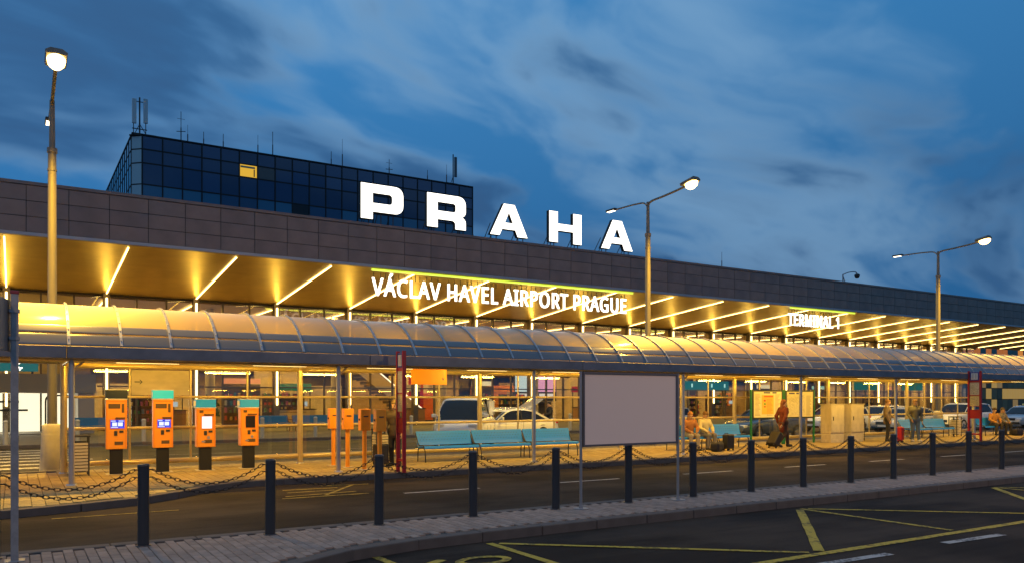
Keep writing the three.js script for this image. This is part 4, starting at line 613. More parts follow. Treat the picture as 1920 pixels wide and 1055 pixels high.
// ---------------------------------------------------------------- vehicles
const loft = (sections) => { // sections: arrays of [x, y, z] rings of equal length, open at the bottom; caps the ends
  const n = sections[0].length, p = [], ix = [];
  for (const s of sections) for (const q of s) p.push(...q);
  for (let i = 0; i < sections.length - 1; i++) for (let j = 0; j < n - 1; j++) { const a = i * n + j, b = a + n; ix.push(a, b, a + 1, a + 1, b, b + 1); }
  for (const [o, f] of [[0, 1], [(sections.length - 1) * n, 0]]) for (let j = 1; j < n - 1; j++) ix.push(...(f ? [o, o + j, o + j + 1] : [o, o + j + 1, o + j]));
  const g = new THREE.BufferGeometry(); g.setAttribute('position', new THREE.Float32BufferAttribute(p, 3)); g.setAttribute('uv', new THREE.Float32BufferAttribute(new Float32Array(p.length / 3 * 2), 2)); g.setIndex(ix); g.computeVertexNormals(); return g;
};
const carGlass = phys([0.012, 0.012, 0.012], 0.05, { ior: 1.42 }), chrome = mat([0.6, 0.6, 0.6], 0.2, 0.9), lampGlass = mat([0.75, 0.75, 0.7], 0.15, 0.2), tailM = mat([0.5, 0.01, 0.01], 0.3), plateM = mat([0.7, 0.7, 0.66], 0.5);
// kinds: profile lists along the length from the nose (0) to the tail (1): [t, shoulder height, half width factor], cabin: [t, height, half width factor]
const KINDS = {
  saloon: { L: 4.65, W: 1.8, H: 1.45, wb: [0.19, 0.79], hood: [[0, 0.55], [0.02, 0.66], [0.08, 0.76], [0.25, 0.88], [0.3, 0.92], [0.6, 0.96], [0.83, 0.99], [0.96, 0.98], [0.99, 0.90], [1, 0.70]], cab: [[0.235, 0.90], [0.40, 1.37], [0.47, 1.44], [0.60, 1.445], [0.70, 1.39], [0.80, 1.2], [0.90, 0.98]] },
  estate: { L: 4.7, W: 1.82, H: 1.48, wb: [0.19, 0.78], hood: [[0, 0.55], [0.02, 0.68], [0.08, 0.80], [0.24, 0.92], [0.3, 0.95], [0.6, 0.98], [0.9, 1.0], [0.98, 0.98], [1, 0.7]], cab: [[0.225, 0.93], [0.38, 1.39], [0.46, 1.46], [0.64, 1.48], [0.86, 1.44], [0.93, 1.34], [0.985, 0.99]] },
  suv: { L: 4.6, W: 1.86, H: 1.66, wb: [0.19, 0.79], hood: [[0, 0.6], [0.015, 0.82], [0.07, 0.95], [0.24, 1.04], [0.3, 1.06], [0.6, 1.08], [0.9, 1.1], [0.985, 1.08], [1, 0.75]], cab: [[0.225, 1.04], [0.36, 1.52], [0.44, 1.62], [0.62, 1.65], [0.86, 1.61], [0.93, 1.5], [0.985, 1.09]] },
  van: { L: 4.95, W: 1.92, H: 1.95, wb: [0.18, 0.79], hood: [[0, 0.62], [0.012, 0.86], [0.04, 1.0], [0.14, 1.10], [0.2, 1.16], [0.6, 1.18], [0.95, 1.18], [0.995, 1.16], [1, 0.8]], cab: [[0.125, 1.10], [0.265, 1.84], [0.33, 1.92], [0.6, 1.95], [0.93, 1.95], [0.975, 1.9], [0.992, 1.17]] },
};
function car(kind, paint, label, pos, turn, opts = {}) {
  const k = KINDS[kind], { L, W } = k, hw = W / 2, G = thing(kind === 'van' ? 'parked_van' : 'parked_car', label, kind === 'van' ? 'van' : 'car', pos, turn, 'vehicles on the far road');
  const pm = phys(paint, 0.25, { clearcoat: 1, clearcoatRoughness: 0.06, metalness: opts.metal || 0 });
  const X = (t) => (t - 0.5) * L, f = interp(k.hood), ts = [0, 0.008, 0.02, 0.05, 0.09, 0.15, 0.22, 0.3, 0.4, 0.5, 0.6, 0.7, 0.8, 0.88, 0.94, 0.975, 0.992, 1];
  const ends = (t) => { const e = Math.min(t, 1 - t); return 0.80 + 0.20 * smooth(0, 0.10, e) - 0.0; };
  obj('body', loft(ts.map((t) => { const y = f(t), w = hw * ends(t), lo = 0.2 + 0.10 * (1 - smooth(0, 0.04, Math.min(t, 1 - t))), x = X(t); const ring = [[lo, w * 0.90], [lo + 0.06, w * 0.975], [lerp(lo, y, 0.45), w], [lerp(lo, y, 0.75), w * 0.985], [y - 0.06, w * 0.95], [y - 0.01, w * 0.88], [y + 0.012, w * 0.6], [y + 0.02, 0]]; return [...ring.map(([a, b]) => [x, a, b]), ...ring.slice(0, -1).reverse().map(([a, b]) => [x, a, -b])]; })), pm, G);
  const cabW = (y, ytop, base) => lerp(hw * 0.915, hw * 0.70, Math.min(1, Math.max(0, (y - base) / Math.max(0.2, ytop - base))));
  const cf = interp(k.cab), c0 = k.cab[0][0], c1 = k.cab.at(-1)[0], tc = []; for (let i = 0; i <= 22; i++) tc.push(lerp(c0, c1, i / 22));
  const cabRing = (t, inset) => { const x = X(t), y = cf(t) - inset, b = f(t) - 0.03, w0 = hw * 0.90 * ends(t) - inset, wt = cabW(y, k.H, b) - inset; const yy = Math.max(y, b + 0.01); return [[b, w0], [lerp(b, yy, 0.5), lerp(w0, wt, 0.42)], [yy - 0.05 * Math.min(1, (yy - b) * 4), wt + 0.01], [yy - 0.01, wt * 0.86], [yy, wt * 0.5], [yy + 0.004, 0]].flatMap(([a, c]) => [[x, a, c]]); };
  const mirror = (r) => [...r, ...r.slice(0, -1).reverse().map(([a, b, c]) => [a, b, -c])];
  obj('windows', loft(tc.map((t) => mirror(cabRing(t, 0.006)))), carGlass, G);
  // painted roof skin and pillars over the glass
  const roofT = tc.filter((t) => cf(t) > k.H - 0.13), rs = loft(roofT.map((t) => { const x = X(t), y = cf(t) + 0.006, w = cabW(y, k.H, f(t)); return [[y - 0.075, w + 0.032], [y - 0.03, w + 0.012], [y, w * 0.85], [y + 0.006, w * 0.5], [y + 0.008, 0], [y + 0.006, -w * 0.5], [y, -w * 0.85], [y - 0.03, -w - 0.012], [y - 0.075, -w - 0.032]].map(([a, b]) => [x, a, b]); }));
  obj('roof', rs, pm, G);
  const pillar = (t0, t1, s, w) => { const a = cabRing(t0, 0), b = cabRing(t1, 0); return bar([a[0][0], a[0][1], s * (a[0][2] + 0.0)], [b[2][0], b[2][1], s * (b[2][2] - 0.0)], w, w); };
  const tTop0 = roofT[0], tTop1 = roofT.at(-1), mid = lerp(tTop0, tTop1, 0.5);
  for (const s of [-1, 1]) { obj('pillar', pillar(c0 + 0.01, tTop0, s, 0.05), pm, G); obj('pillar', pillar(mid, mid, s, 0.05), M.black, G); obj('pillar', pillar(c1 - 0.04, tTop1, s, 0.09), pm, G);
    if (kind === 'van') obj('side_panel', bar([X(0.62), 1.52, s * hw * 0.845], [X(0.97), 1.52, s * hw * 0.845], 0.09, 0.62), pm, G);
    const mir = obj('door_mirror', rbox(0.1, 0.14, 0.2, X(c0 + 0.075), f(c0 + 0.07) + 0.1, s * (hw + 0.06), 0.03, 2), pm, G);
    obj('headlight', rbox(0.22, kind === 'van' ? 0.24 : 0.15, 0.36, X(0.035), f(0.03) - 0.1, s * hw * 0.66, 0.04, 2).rotateY(0), lampGlass, G);
    obj('tail_light', rbox(0.14, kind === 'van' || kind === 'suv' ? 0.42 : 0.17, 0.3, X(0.975), f(0.96) - (kind === 'van' ? 0.2 : 0.13), s * hw * 0.70, 0.03, 2), tailM, G);
    obj('door_handle', [rbox(0.16, 0.025, 0.02, X(0.5), f(0.5) - 0.13, s * hw * 0.985, 0.008), rbox(0.16, 0.025, 0.02, X(0.70), f(0.7) - 0.13, s * hw * 0.985, 0.008)], pm, G);
    obj('door_seam', [box(0.008, 0.55, 0.006, X(0.36), 0.58, s * hw * 0.999), box(0.008, 0.55, 0.006, X(0.56), 0.58, s * hw * 0.999)], M.black, G);
    k.wb.forEach((t) => {
      const R = kind === 'van' || kind === 'suv' ? 0.35 : 0.325, wz = s * (hw - 0.10), wl = obj('wheel', lathe([[R * 0.62, -0.1], [R * 0.9, -0.105], [R, -0.08], [R, 0.08], [R * 0.9, 0.105], [R * 0.62, 0.1], [R * 0.6, 0.0], [R * 0.62, -0.1]], 22).rotateX(Math.PI / 2), M.rubber, G); wl.position.set(X(t), R, wz);
      const sp = []; for (let i = 0; i < 5; i++) sp.push(box(0.05, R * 1.16, 0.03, 0, 0, 0).translate(0, 0, 0).rotateZ(i * Math.PI / 5)); sp.push(new THREE.CylinderGeometry(R * 0.2, R * 0.2, 0.05, 12).rotateX(Math.PI / 2), new THREE.TorusGeometry(R * 0.6, 0.02, 6, 20)); for (const q of sp) q.translate(0, 0, s * 0.07); obj('rim', sp, chrome, wl);
      obj('hub_shadow_disc', new THREE.CylinderGeometry(R * 0.6, R * 0.6, 0.02, 16).rotateX(Math.PI / 2).translate(0, 0, s * 0.03), M.black, wl).name = 'hub_shade_disc';  // black disc put in for the shade behind the spokes
      obj('wheel_arch', new THREE.TorusGeometry(R + 0.055, 0.04, 6, 18, Math.PI).translate(X(t), R, s * (hw * 0.975 - 0.02)), M.black, G);
    });
  }
  obj('grille', [rbox(0.06, 0.16, hw * 0.9, X(0.004), 0.56, 0, 0.02)], M.black, G); obj('bumper', rbox(0.1, 0.12, hw * 1.5, X(0.006), 0.33, 0, 0.04, 2), M.black, G);
  obj('number_plate', box(0.012, 0.11, 0.5, X(-0.008), 0.42, 0), plateM, G); obj('number_plate', box(0.012, 0.11, 0.5, X(1.002), 0.72, 0), plateM, G);
  if (opts.taxi) { const t = obj('roof_sign', rbox(0.18, 0.12, 0.5, X(0.5), k.H + 0.07, 0, 0.03), mat([0.7, 0.6, 0.2], 0.5), G); }
  if (opts.tailgate) { const t = obj('raised_tailgate', loft([0, 0.5, 1].map((q) => { const x = X(lerp(0.86, 1.02, q)), y = lerp(k.H - 0.02, k.H + 0.42, q); return [[y - 0.04, 0.6], [y, 0.58], [y + 0.02, 0], [y, -0.58], [y - 0.04, -0.6]].map(([a, b]) => [x, a, b]); })), pm, G); }
  if (opts.rack) obj('roof_rack', [rod([X(0.45), k.H + 0.06, -0.6], [X(0.45), k.H + 0.06, 0.6], 0.02, 6), rod([X(0.8), k.H + 0.06, -0.6], [X(0.8), k.H + 0.06, 0.6], 0.02, 6)], M.black, G);
  return G;
}
{
  const white = [0.72, 0.71, 0.68], silver = [0.42, 0.42, 0.42], slate = [0.07, 0.10, 0.15], grey = [0.16, 0.17, 0.18];
  const Y = 0.006, along = 0;      // nose points to -x when turn is 0
  car('van', white, 'white van facing the viewer behind the blue benches', [15.5, Y, -28.4], Math.PI / 2 - 0.66, { rack: true });
  car('saloon', white, 'white saloon seen from the side, right of the white van', [19.2, Y, -31.2], along);
  car('estate', silver, 'car with its tailgate raised behind the white saloon', [20.2, Y, -34.0], along, { tailgate: true });
  car('saloon', white, 'white car whose nose shows left of the billboard', [26.1, Y, -31.0], along);
  car('estate', silver, 'silver car hidden mostly behind the billboard', [30.6, Y, -34.0], along);
  car('saloon', slate, 'slate blue saloon behind the seated travellers', [31.8, Y, -27.2], along, { metal: 0.3 });
  car('estate', white, 'white estate car seen under the yellow timetable board', [40.6, Y, -29.6], along);
  car('saloon', silver, 'silver saloon seen under the street map board', [42.6, Y, -26.4], along, { metal: 0.4 });
  car('suv', white, 'white SUV between the cabinets and the standing couple', [49.6, Y, -27.2], along);
  car('estate', white, 'white estate car behind the cream cabinets', [46.2, Y, -30.4], along);
  car('saloon', silver, 'silver saloon right of the standing couple', [57.5, Y, -27.2], along, { taxi: true });
  car('suv', white, 'white SUV behind the bin left of the right stop sign', [63.6, Y, -27.2], along);
  car('estate', white, 'white estate car farther back, above the blue bench right of the couple', [58.0, Y, -31.5], along);
  car('estate', slate, 'dark blue estate car behind the right red stop sign', [70.5, Y, -27.0], along, { metal: 0.3 });
  car('suv', silver, 'silver SUV at the far right behind the waiting group', [77, Y, -27.4], along);
}
// ---------------------------------------------------------------- things inside the hall
{
  const scr = (c) => glow(c, 0.9, 0.1);
  const D = 56.5;
  [[36.4, [0.55, 0.75, 0.85], 'pale blue advertising screen in the hall'], [38.6, [0.85, 0.35, 0.65], 'pink advertising screen in the hall']].forEach(([x, c, l]) => { const s = thing('hall_screen', l, 'screen', [x, PAVE, -D], 0, 'screens in the hall'); obj('screen', box(1.9, 1.5, 0.04, 0, 3.1, 0.06), scr(c), s); obj('screen_strip', box(1.5, 0.4, 0.04, 0, 2.0, 0.06), scr([0.9, 0.8, 0.75]), s); obj('casing', rbox(2.1, 2.4, 0.1, 0, 2.75, 0, 0.02), M.dark, s); obj('stand', span(-0.1, 0.1, 0, 1.6, -0.05, 0.05), M.dark, s); });
  [[25.8, 'red pillar poster in the hall, above the orange one', 1.2, 3.4, M.red], [26.8, 'orange-red partition in the hall behind the van', 2.4, 2.2, mat([0.6, 0.13, 0.02], 0.5)]].forEach(([x, l, w, h, m]) => { const s = thing('hall_partition', l, 'partition', [x, PAVE, -54 - w]); obj('panel', rbox(w, h, 0.12, 0, h / 2, 0, 0.02), m, s); obj('plinth', rbox(w + 0.06, 0.12, 0.2, 0, 0.06, 0, 0.01), M.dark, s); });
  // staircase with a lit handrail
  const st = thing('hall_staircase', 'staircase with a glowing white handrail inside the hall', 'staircase', [21.2, PAVE, -55.5]);
  for (let i = 0; i < 16; i++) obj('step', box(0.34, 0.2, 1.9, i * -0.3 + 4.4, i * 0.235 + 0.1, 0), M.slab, st);
  obj('lit_handrail_light', bar([4.8, 1.0, 1.0], [-0.4, 5.05, 1.0], 0.06, 0.09), glow([1, 0.9, 0.75], 1.6, 0.6), st);
  obj('side_panel', prism([[4.7, 0], [4.7, 0.95], [-0.3, 4.85], [-0.3, 3.6]], 0.06).translate(0, 0, 0.96), mat([0.55, 0.46, 0.38], 0.5), st);
  // check-in counters
  for (let i = 0; i < 7; i++) { const c = thing('hall_counter', `service counter in the hall, ${ORD[i]} from the left`, 'counter', [8 + i * 8.4, PAVE + 0.02, -54.6], 0, 'counters in the hall'); obj('body', rbox(2.6, 1.0, 0.7, 0, 0.5, 0, 0.03), i % 2 ? M.cream : mat([0.28, 0.16, 0.07], 0.5), c); obj('worktop', rbox(2.75, 0.05, 0.85, 0, 1.03, 0, 0.015), M.dark, c); obj('counter_screen', box(0.5, 0.32, 0.03, 0.6, 1.4, 0), scr([0.5, 0.65, 0.8]), c); obj('screen_stand', box(0.05, 0.2, 0.05, 0.6, 1.15, -0.01), M.dark, c); obj('back_board', rbox(2.6, 0.5, 0.06, 0, 2.55, -0.5, 0.01), [M.red, M.teal, M.cream, M.orange][i % 4], c); obj('board_post', [box(0.06, 2.3, 0.06, -1.2, 1.15, -0.5), box(0.06, 2.3, 0.06, 1.2, 1.15, -0.5)], M.dark, c); }
  // round pillars
  for (let i = 0; i < 10; i++) { const p = thing('hall_pillar', `pale round pillar in the hall, ${ORD[i]} from the left`, 'pillar', [10.5 + i * 8.2, PAVE + 0.02, -53], 0, 'pillars in the hall'); obj('shaft', cyl(0.3, 0.3, SOF1 - 0.30, 0, 0, 0, 16), M.cream, p); obj('collar', cyl(0.36, 0.34, 0.25, 0, 0, 0, 16), M.dark, p); }
  // shop shelving with goods, potted plants, chairs behind the glass
  const goods = [[0.6, 0.08, 0.03], [0.65, 0.45, 0.08], [0.05, 0.2, 0.35], [0.5, 0.48, 0.4], [0.08, 0.25, 0.08], [0.4, 0.1, 0.25]].map((c) => mat(c, 0.4)), shelfM = mat([0.12, 0.08, 0.05], 0.5);
  [6.5, 12.6, 15.6, 30.2, 33.4, 43.5, 47.2, 52.5, 57, 61.5, 67, 72.5, 78, 84].forEach((x, i) => {
    const S = thing('shop_shelf', `shelf of coloured goods in the hall, ${ORD[i]} from the left`, 'shelf', [x, PAVE + 0.02, -52.6 - (i % 3) * 0.9], 0, 'shop shelves in the hall'), rr = rng(i + 90), w = 1.9 + (i % 3) * 0.5;
    obj('back_board', box(w, 2.1 + (i % 2) * 0.6, 0.05, 0, (2.1 + (i % 2) * 0.6) / 2, -0.2), shelfM, S);
    for (let j = 0; j < 4; j++) { obj('shelf_board', box(w, 0.035, 0.4, 0, 0.35 + j * 0.48, 0), shelfM, S); for (let q = -w / 2 + 0.15; q < w / 2 - 0.1; q += 0.17 + rr() * 0.16) { const h = 0.14 + rr() * 0.22; obj('goods_box', rbox(0.13, h, 0.16, q, 0.37 + j * 0.48 + h / 2, 0.05, 0.015), goods[Math.floor(rr() * 6)], S); } }
    if (i % 2) { obj('header_box', box(w, 0.34, 0.06, 0, 2.9, -0.15), glow([[1, 0.85, 0.5], [0.9, 0.25, 0.1], [0.2, 0.6, 0.55]][i % 3], 0.8, 0.2), S); obj('header_post', box(0.06, 0.3, 0.05, 0, 2.75, -0.2), shelfM, S); }
  });
  const leafG = new THREE.SphereGeometry(0.16, 4, 3).scale(0.45, 1, 0.12);
  [10.2, 28.6, 45.4, 64.2].forEach((x, i) => { const S = thing('potted_plant', `leafy potted plant in the hall, ${ORD[i]} from the left`, 'plant', [x, PAVE + 0.02, -51.6], 0, 'potted plants in the hall'), rr = rng(i + 5), lv = []; for (let q = 0; q < 90; q++) { const a = rr() * 6.28, h = 0.7 + rr() * 1.2, rad = 0.12 + rr() * 0.45; lv.push(leafG.clone().rotateZ((rr() - 0.5) * 1.6).rotateY(a).translate(Math.cos(a) * rad, h, Math.sin(a) * rad)); } obj('pot', lathe([[0.001, 0], [0.2, 0], [0.26, 0.42], [0.22, 0.42], [0.001, 0.38]], 14), M.dark, S); obj('stem', rod([0, 0.35, 0], [0, 1.5, 0], 0.02, 6), shelfM, S); const f = obj('foliage', lv, mat([0.035, 0.08, 0.02], 0.6), S); f.userData.kind = 'stuff'; });
}

// ---------------------------------------------------------------- people
const smin = (a, b, k) => { const h = Math.max(0, Math.min(1, 0.5 + 0.5 * (b - a) / k)); return b + (a - b) * h - k * h * (1 - h); };
const capsule = (p, a, b, ra, rb) => { const bx = b[0] - a[0], by = b[1] - a[1], bz = b[2] - a[2], px = p[0] - a[0], py = p[1] - a[1], pz = p[2] - a[2], t = Math.max(0, Math.min(1, (px * bx + py * by + pz * bz) / (bx * bx + by * by + bz * bz + 1e-9))); return Math.hypot(px - bx * t, py - by * t, pz - bz * t) - lerp(ra, rb, t); };
const ellipsoid = (p, c, r) => { const x = (p[0] - c[0]) / r[0], y = (p[1] - c[1]) / r[1], z = (p[2] - c[2]) / r[2], k0 = Math.hypot(x, y, z), k1 = Math.hypot(x / r[0], y / r[1], z / r[2]); return k1 < 1e-6 ? -Math.min(...r) : k0 * (k0 - 1) / k1; };
function nets(f, lo, hi, cell) { // smooth surface of f = 0
  const n = [0, 1, 2].map((i) => Math.ceil((hi[i] - lo[i]) / cell) + 1), at = (i, j, k) => (k * n[1] + j) * n[0] + i, v = new Float32Array(n[0] * n[1] * n[2]);
  for (let k = 0; k < n[2]; k++) for (let j = 0; j < n[1]; j++) for (let i = 0; i < n[0]; i++) v[at(i, j, k)] = f([lo[0] + i * cell, lo[1] + j * cell, lo[2] + k * cell]);
  const id = new Int32Array(v.length).fill(-1), pos = [], ix = [];
  for (let k = 0; k < n[2] - 1; k++) for (let j = 0; j < n[1] - 1; j++) for (let i = 0; i < n[0] - 1; i++) {
    let m = 0, sx = 0, sy = 0, sz = 0, c = 0; const val = []; for (let q = 0; q < 8; q++) { const w = v[at(i + (q & 1), j + ((q >> 1) & 1), k + (q >> 2))]; val.push(w); if (w < 0) m |= 1 << q; }
    if (m === 0 || m === 255) continue;
    for (let a = 0; a < 8; a++) for (const bit of [1, 2, 4]) { const b = a | bit; if (b === a || ((val[a] < 0) === (val[b] < 0))) continue; const t = val[a] / (val[a] - val[b]); sx += (a & 1) + (bit === 1 ? t : 0); sy += ((a >> 1) & 1) + (bit === 2 ? t : 0); sz += (a >> 2) + (bit === 4 ? t : 0); c++; }
    id[at(i, j, k)] = pos.length / 3; pos.push(lo[0] + (i + sx / c) * cell, lo[1] + (j + sy / c) * cell, lo[2] + (k + sz / c) * cell);
  }
  const quad = (a, b, c, d, flip) => { if (Math.min(a, b, c, d) < 0) return; flip ? ix.push(a, c, b, b, c, d) : ix.push(a, b, c, c, b, d); };
  for (let k = 1; k < n[2] - 1; k++) for (let j = 1; j < n[1] - 1; j++) for (let i = 1; i < n[0] - 1; i++) {
    const s = v[at(i, j, k)] < 0;
    if (s !== (v[at(i + 1, j, k)] < 0)) quad(id[at(i, j - 1, k - 1)], id[at(i, j, k - 1)], id[at(i, j - 1, k)], id[at(i, j, k)], !s);
    if (s !== (v[at(i, j + 1, k)] < 0)) quad(id[at(i - 1, j, k - 1)], id[at(i, j, k - 1)], id[at(i - 1, j, k)], id[at(i, j, k)], s);
    if (s !== (v[at(i, j, k + 1)] < 0)) quad(id[at(i - 1, j - 1, k)], id[at(i, j - 1, k)], id[at(i - 1, j, k)], id[at(i, j, k)], !s);
  }
  const g = new THREE.BufferGeometry(); g.setAttribute('position', new THREE.Float32BufferAttribute(pos, 3)); g.setAttribute('uv', new THREE.Float32BufferAttribute(new Float32Array(pos.length / 3 * 2), 2)); g.setIndex(ix); g.computeVertexNormals(); return g;
}
const bonesField = (bones, k, grow = 0) => (p) => { let d = 9; for (const [a, b, ra, rb] of bones) d = smin(d, capsule(p, a, b, ra + grow, rb + grow), k); return d; };
const boundsOf = (bones, m) => { const lo = [9, 9, 9], hi = [-9, -9, -9]; for (const [a, b, ra, rb] of bones) for (const [q, r] of [[a, ra], [b, rb]]) for (let i = 0; i < 3; i++) { lo[i] = Math.min(lo[i], q[i] - r - m); hi[i] = Math.max(hi[i], q[i] + r + m); } return [lo, hi]; };
const mesh = (bones, cell, k = 0.03, grow = 0) => { const [lo, hi] = boundsOf(bones, 0.05 + grow); return nets(bonesField(bones, k, grow), lo, hi, cell); };
// head, facing +z, centred between the ears; face with brow, nose, lips, chin and ears
const headField = (p) => { let d = ellipsoid(p, [0, 0.03, -0.008], [0.076, 0.095, 0.096]); d = smin(d, ellipsoid(p, [0, -0.05, 0.03], [0.056, 0.065, 0.06]), 0.03); d = smin(d, capsule(p, [0, 0.012, 0.088], [0, -0.026, 0.106], 0.007, 0.013), 0.012); d = smin(d, capsule(p, [-0.03, 0.026, 0.078], [0.03, 0.026, 0.078], 0.01, 0.01), 0.015); d = smin(d, capsule(p, [-0.018, -0.055, 0.082], [0.018, -0.055, 0.082], 0.009, 0.009), 0.008); d = smin(d, ellipsoid(p, [0, -0.092, 0.068], [0.02, 0.018, 0.02]), 0.015); for (const s of [-1, 1]) { d = smin(d, ellipsoid(p, [s * 0.078, -0.005, -0.005], [0.01, 0.03, 0.018]), 0.006); d = Math.max(d, 0.012 - Math.hypot(p[0] - s * 0.03, p[1] - 0.008, p[2] - 0.094)); } return smin(d, capsule(p, [0, -0.06, -0.02], [0, -0.19, -0.035], 0.052, 0.058), 0.03); };
const HEAD = nets(headField, [-0.11, -0.21, -0.13], [0.11, 0.15, 0.14], 0.008);
const hairField = (long) => (p) => { let d = ellipsoid(p, [0, 0.042, -0.016], [0.087, 0.096, 0.105]); if (long) d = smin(d, capsule(p, [0, -0.02, -0.075], [0, -0.19, -0.085], 0.062, 0.05), 0.04); return Math.max(d, -(p[1] - (0.052 - 0.9 * Math.max(0, 0.05 - p[2]) * 1.0)) * 0.8 - (long && p[2] < -0.03 ? 9 : 0)); };
const HAIR = [false, true].map((l) => nets(hairField(l), [-0.12, -0.27, -0.17], [0.12, 0.16, 0.13], 0.009));
// a relaxed hand hanging down -y from the wrist, thumb towards +z
const HAND = (() => { const b = [[[0, -0.01, 0], [0, -0.075, 0.018], 0.024, 0.019], [[0, -0.01, 0], [0, -0.075, -0.018], 0.022, 0.018]]; [[0.03, 0.036], [0.011, 0.042], [-0.009, 0.039], [-0.028, 0.030]].forEach(([z, l], i) => { b.push([[0, -0.075, z * 0.85], [0.006, -0.085 - l, z], 0.0092, 0.0086], [[0.006, -0.085 - l, z], [0.022, -0.09 - l * 1.75, z * 0.95], 0.0086, 0.0072]); }); b.push([[0.004, -0.02, 0.02], [0.012, -0.055, 0.05], 0.013, 0.0105], [[0.012, -0.055, 0.05], [0.02, -0.09, 0.052], 0.0105, 0.0085]); return mesh(b, 0.0055, 0.007); })();
const skinTones = [[0.50, 0.30, 0.20], [0.42, 0.25, 0.16]];
function person(label, pos, turn, o) {
  const G = thing('person', label, 'person', pos, turn), J = { pelvis: [0, 0.95, 0], chest: [0, 1.30, 0.0], neck: [0, 1.47, -0.01], head: [0, 1.615, 0.025], sh: [0.185, 1.405, -0.01], elL: [0.25, 1.13, -0.04], wrL: [0.25, 0.88, 0.06], elR: [-0.25, 1.13, -0.04], wrR: [-0.25, 0.88, 0.06], knL: [0.1, 0.5, 0.03], anL: [0.105, 0.09, -0.02], knR: [-0.1, 0.5, 0.03], anR: [-0.105, 0.09, -0.02], nod: 0.12, look: 0, ...o.pose };
  const L = (s) => (s > 0 ? 'L' : 'R'), hip = (s) => [s * 0.095 + J.pelvis[0], J.pelvis[1] - 0.03, J.pelvis[2]], shd = (s) => [s * J.sh[0] + J.chest[0], J.sh[1], J.sh[2] + J.chest[2]];
  const torso = [[J.pelvis, [J.chest[0], J.chest[1] - 0.12, J.chest[2]], 0.125, 0.125], [[J.chest[0], J.chest[1] - 0.12, J.chest[2]], J.chest, 0.125, 0.14], [[J.chest[0] - 0.1, J.chest[1], J.chest[2]], [J.chest[0] + 0.1, J.chest[1], J.chest[2]], 0.115, 0.115], [J.chest, J.neck, 0.11, 0.06]];
  const arms = [-1, 1].flatMap((s) => [[shd(s), J['el' + L(s)], 0.056, 0.043], [J['el' + L(s)], J['wr' + L(s)], 0.043, 0.03]]);
  const toe = (s) => { const a = J['an' + L(s)], q = J['toe' + L(s)]; return q || [a[0] + s * 0.02, Math.max(0.035, a[1] - 0.05), a[2] + 0.17]; };
  const legs = [-1, 1].flatMap((s) => [[hip(s), J['kn' + L(s)], 0.088, 0.058], [J['kn' + L(s)], J['an' + L(s)], 0.058, 0.04]]);
  const feet = [-1, 1].map((s) => [[J['an' + L(s)][0], J['an' + L(s)][1] - 0.04, J['an' + L(s)][2] - 0.01], toe(s), 0.045, 0.036]);
  const skin = mat(skinTones[o.tone || 0], 0.55), place = (g, p, m) => g.clone().applyMatrix4(m).translate(...p);
  const hm = new THREE.Matrix4().makeRotationFromEuler(new THREE.Euler(J.nod, J.look, 0, 'YXZ')).scale(new THREE.Vector3(1.08, 1.08, 1.08));
  const hands = [-1, 1].map((s) => { const e = new THREE.Vector3(...J['el' + L(s)]), w = new THREE.Vector3(...J['wr' + L(s)]), q = new THREE.Quaternion().setFromUnitVectors(new THREE.Vector3(0, -1, 0), w.clone().sub(e).normalize()); const m = new THREE.Matrix4().makeRotationFromQuaternion(q); if (s > 0) m.multiply(new THREE.Matrix4().makeScale(-1, 1, 1)); const g = place(HAND, w.toArray(), m); if (s > 0) { const ix = g.index.array; for (let i = 0; i < ix.length; i += 3) { const t = ix[i]; ix[i] = ix[i + 1]; ix[i + 1] = t; } g.computeVertexNormals(); } return g; });
  obj('body', [mesh([...torso, ...arms, ...legs, ...feet, [J.neck, [lerp(J.neck[0], J.head[0], 0.6), lerp(J.neck[1], J.head[1], 0.6), lerp(J.neck[2], J.head[2], 0.6)], 0.058, 0.054]], 0.022), place(HEAD, J.head, hm), ...hands], skin, G);
  const eyes = [-1, 1].map((s) => new THREE.SphereGeometry(0.011, 8, 6).translate(s * 0.03, 0.008, 0.083)); obj('eyes', merge(eyes).applyMatrix4(hm).translate(...J.head), M.dark, G);
  obj('hair', place(HAIR[o.long ? 1 : 0], J.head, hm), mat(o.hair || [0.04, 0.025, 0.015], 0.7), G);
  const jb = [...torso, ...arms]; if (o.coat) jb.push([[J.pelvis[0], J.pelvis[1], J.pelvis[2]], [J.pelvis[0], J.pelvis[1] - o.coat, J.pelvis[2] + (o.sit ? 0.12 : 0)], 0.135, 0.14]);
  obj('jacket', mesh(jb, 0.02, 0.035, 0.02), mat(o.top, 0.8), G);
  obj('trousers', mesh([[hip(-1), hip(1), 0.11, 0.11], [J.pelvis, [J.pelvis[0], J.pelvis[1] + 0.06, J.pelvis[2]], 0.125, 0.12], ...legs], 0.02, 0.03, 0.016), mat(o.legs, 0.85), G);
  obj('shoes', feet.map((b) => mesh([b, [[b[0][0], b[0][1] + 0.03, b[0][2]], b[0], 0.045, 0.045]], 0.014, 0.02, 0.012)), mat(o.shoes || [0.03, 0.028, 0.026], 0.6), G);
  return G;
}
const sitPose = { pelvis: [0, 0.56, -0.02], chest: [0, 0.93, 0.0], neck: [0, 1.09, 0.02], head: [0, 1.23, 0.06], sh: [0.185, 1.03, 0.0], elL: [0.26, 0.78, 0.1], wrL: [0.12, 0.66, 0.33], elR: [-0.26, 0.78, 0.1], wrR: [-0.12, 0.66, 0.33], knL: [0.12, 0.54, 0.42], anL: [0.13, 0.09, 0.40], knR: [-0.12, 0.54, 0.42], anR: [-0.13, 0.09, 0.36], nod: 0.35 };
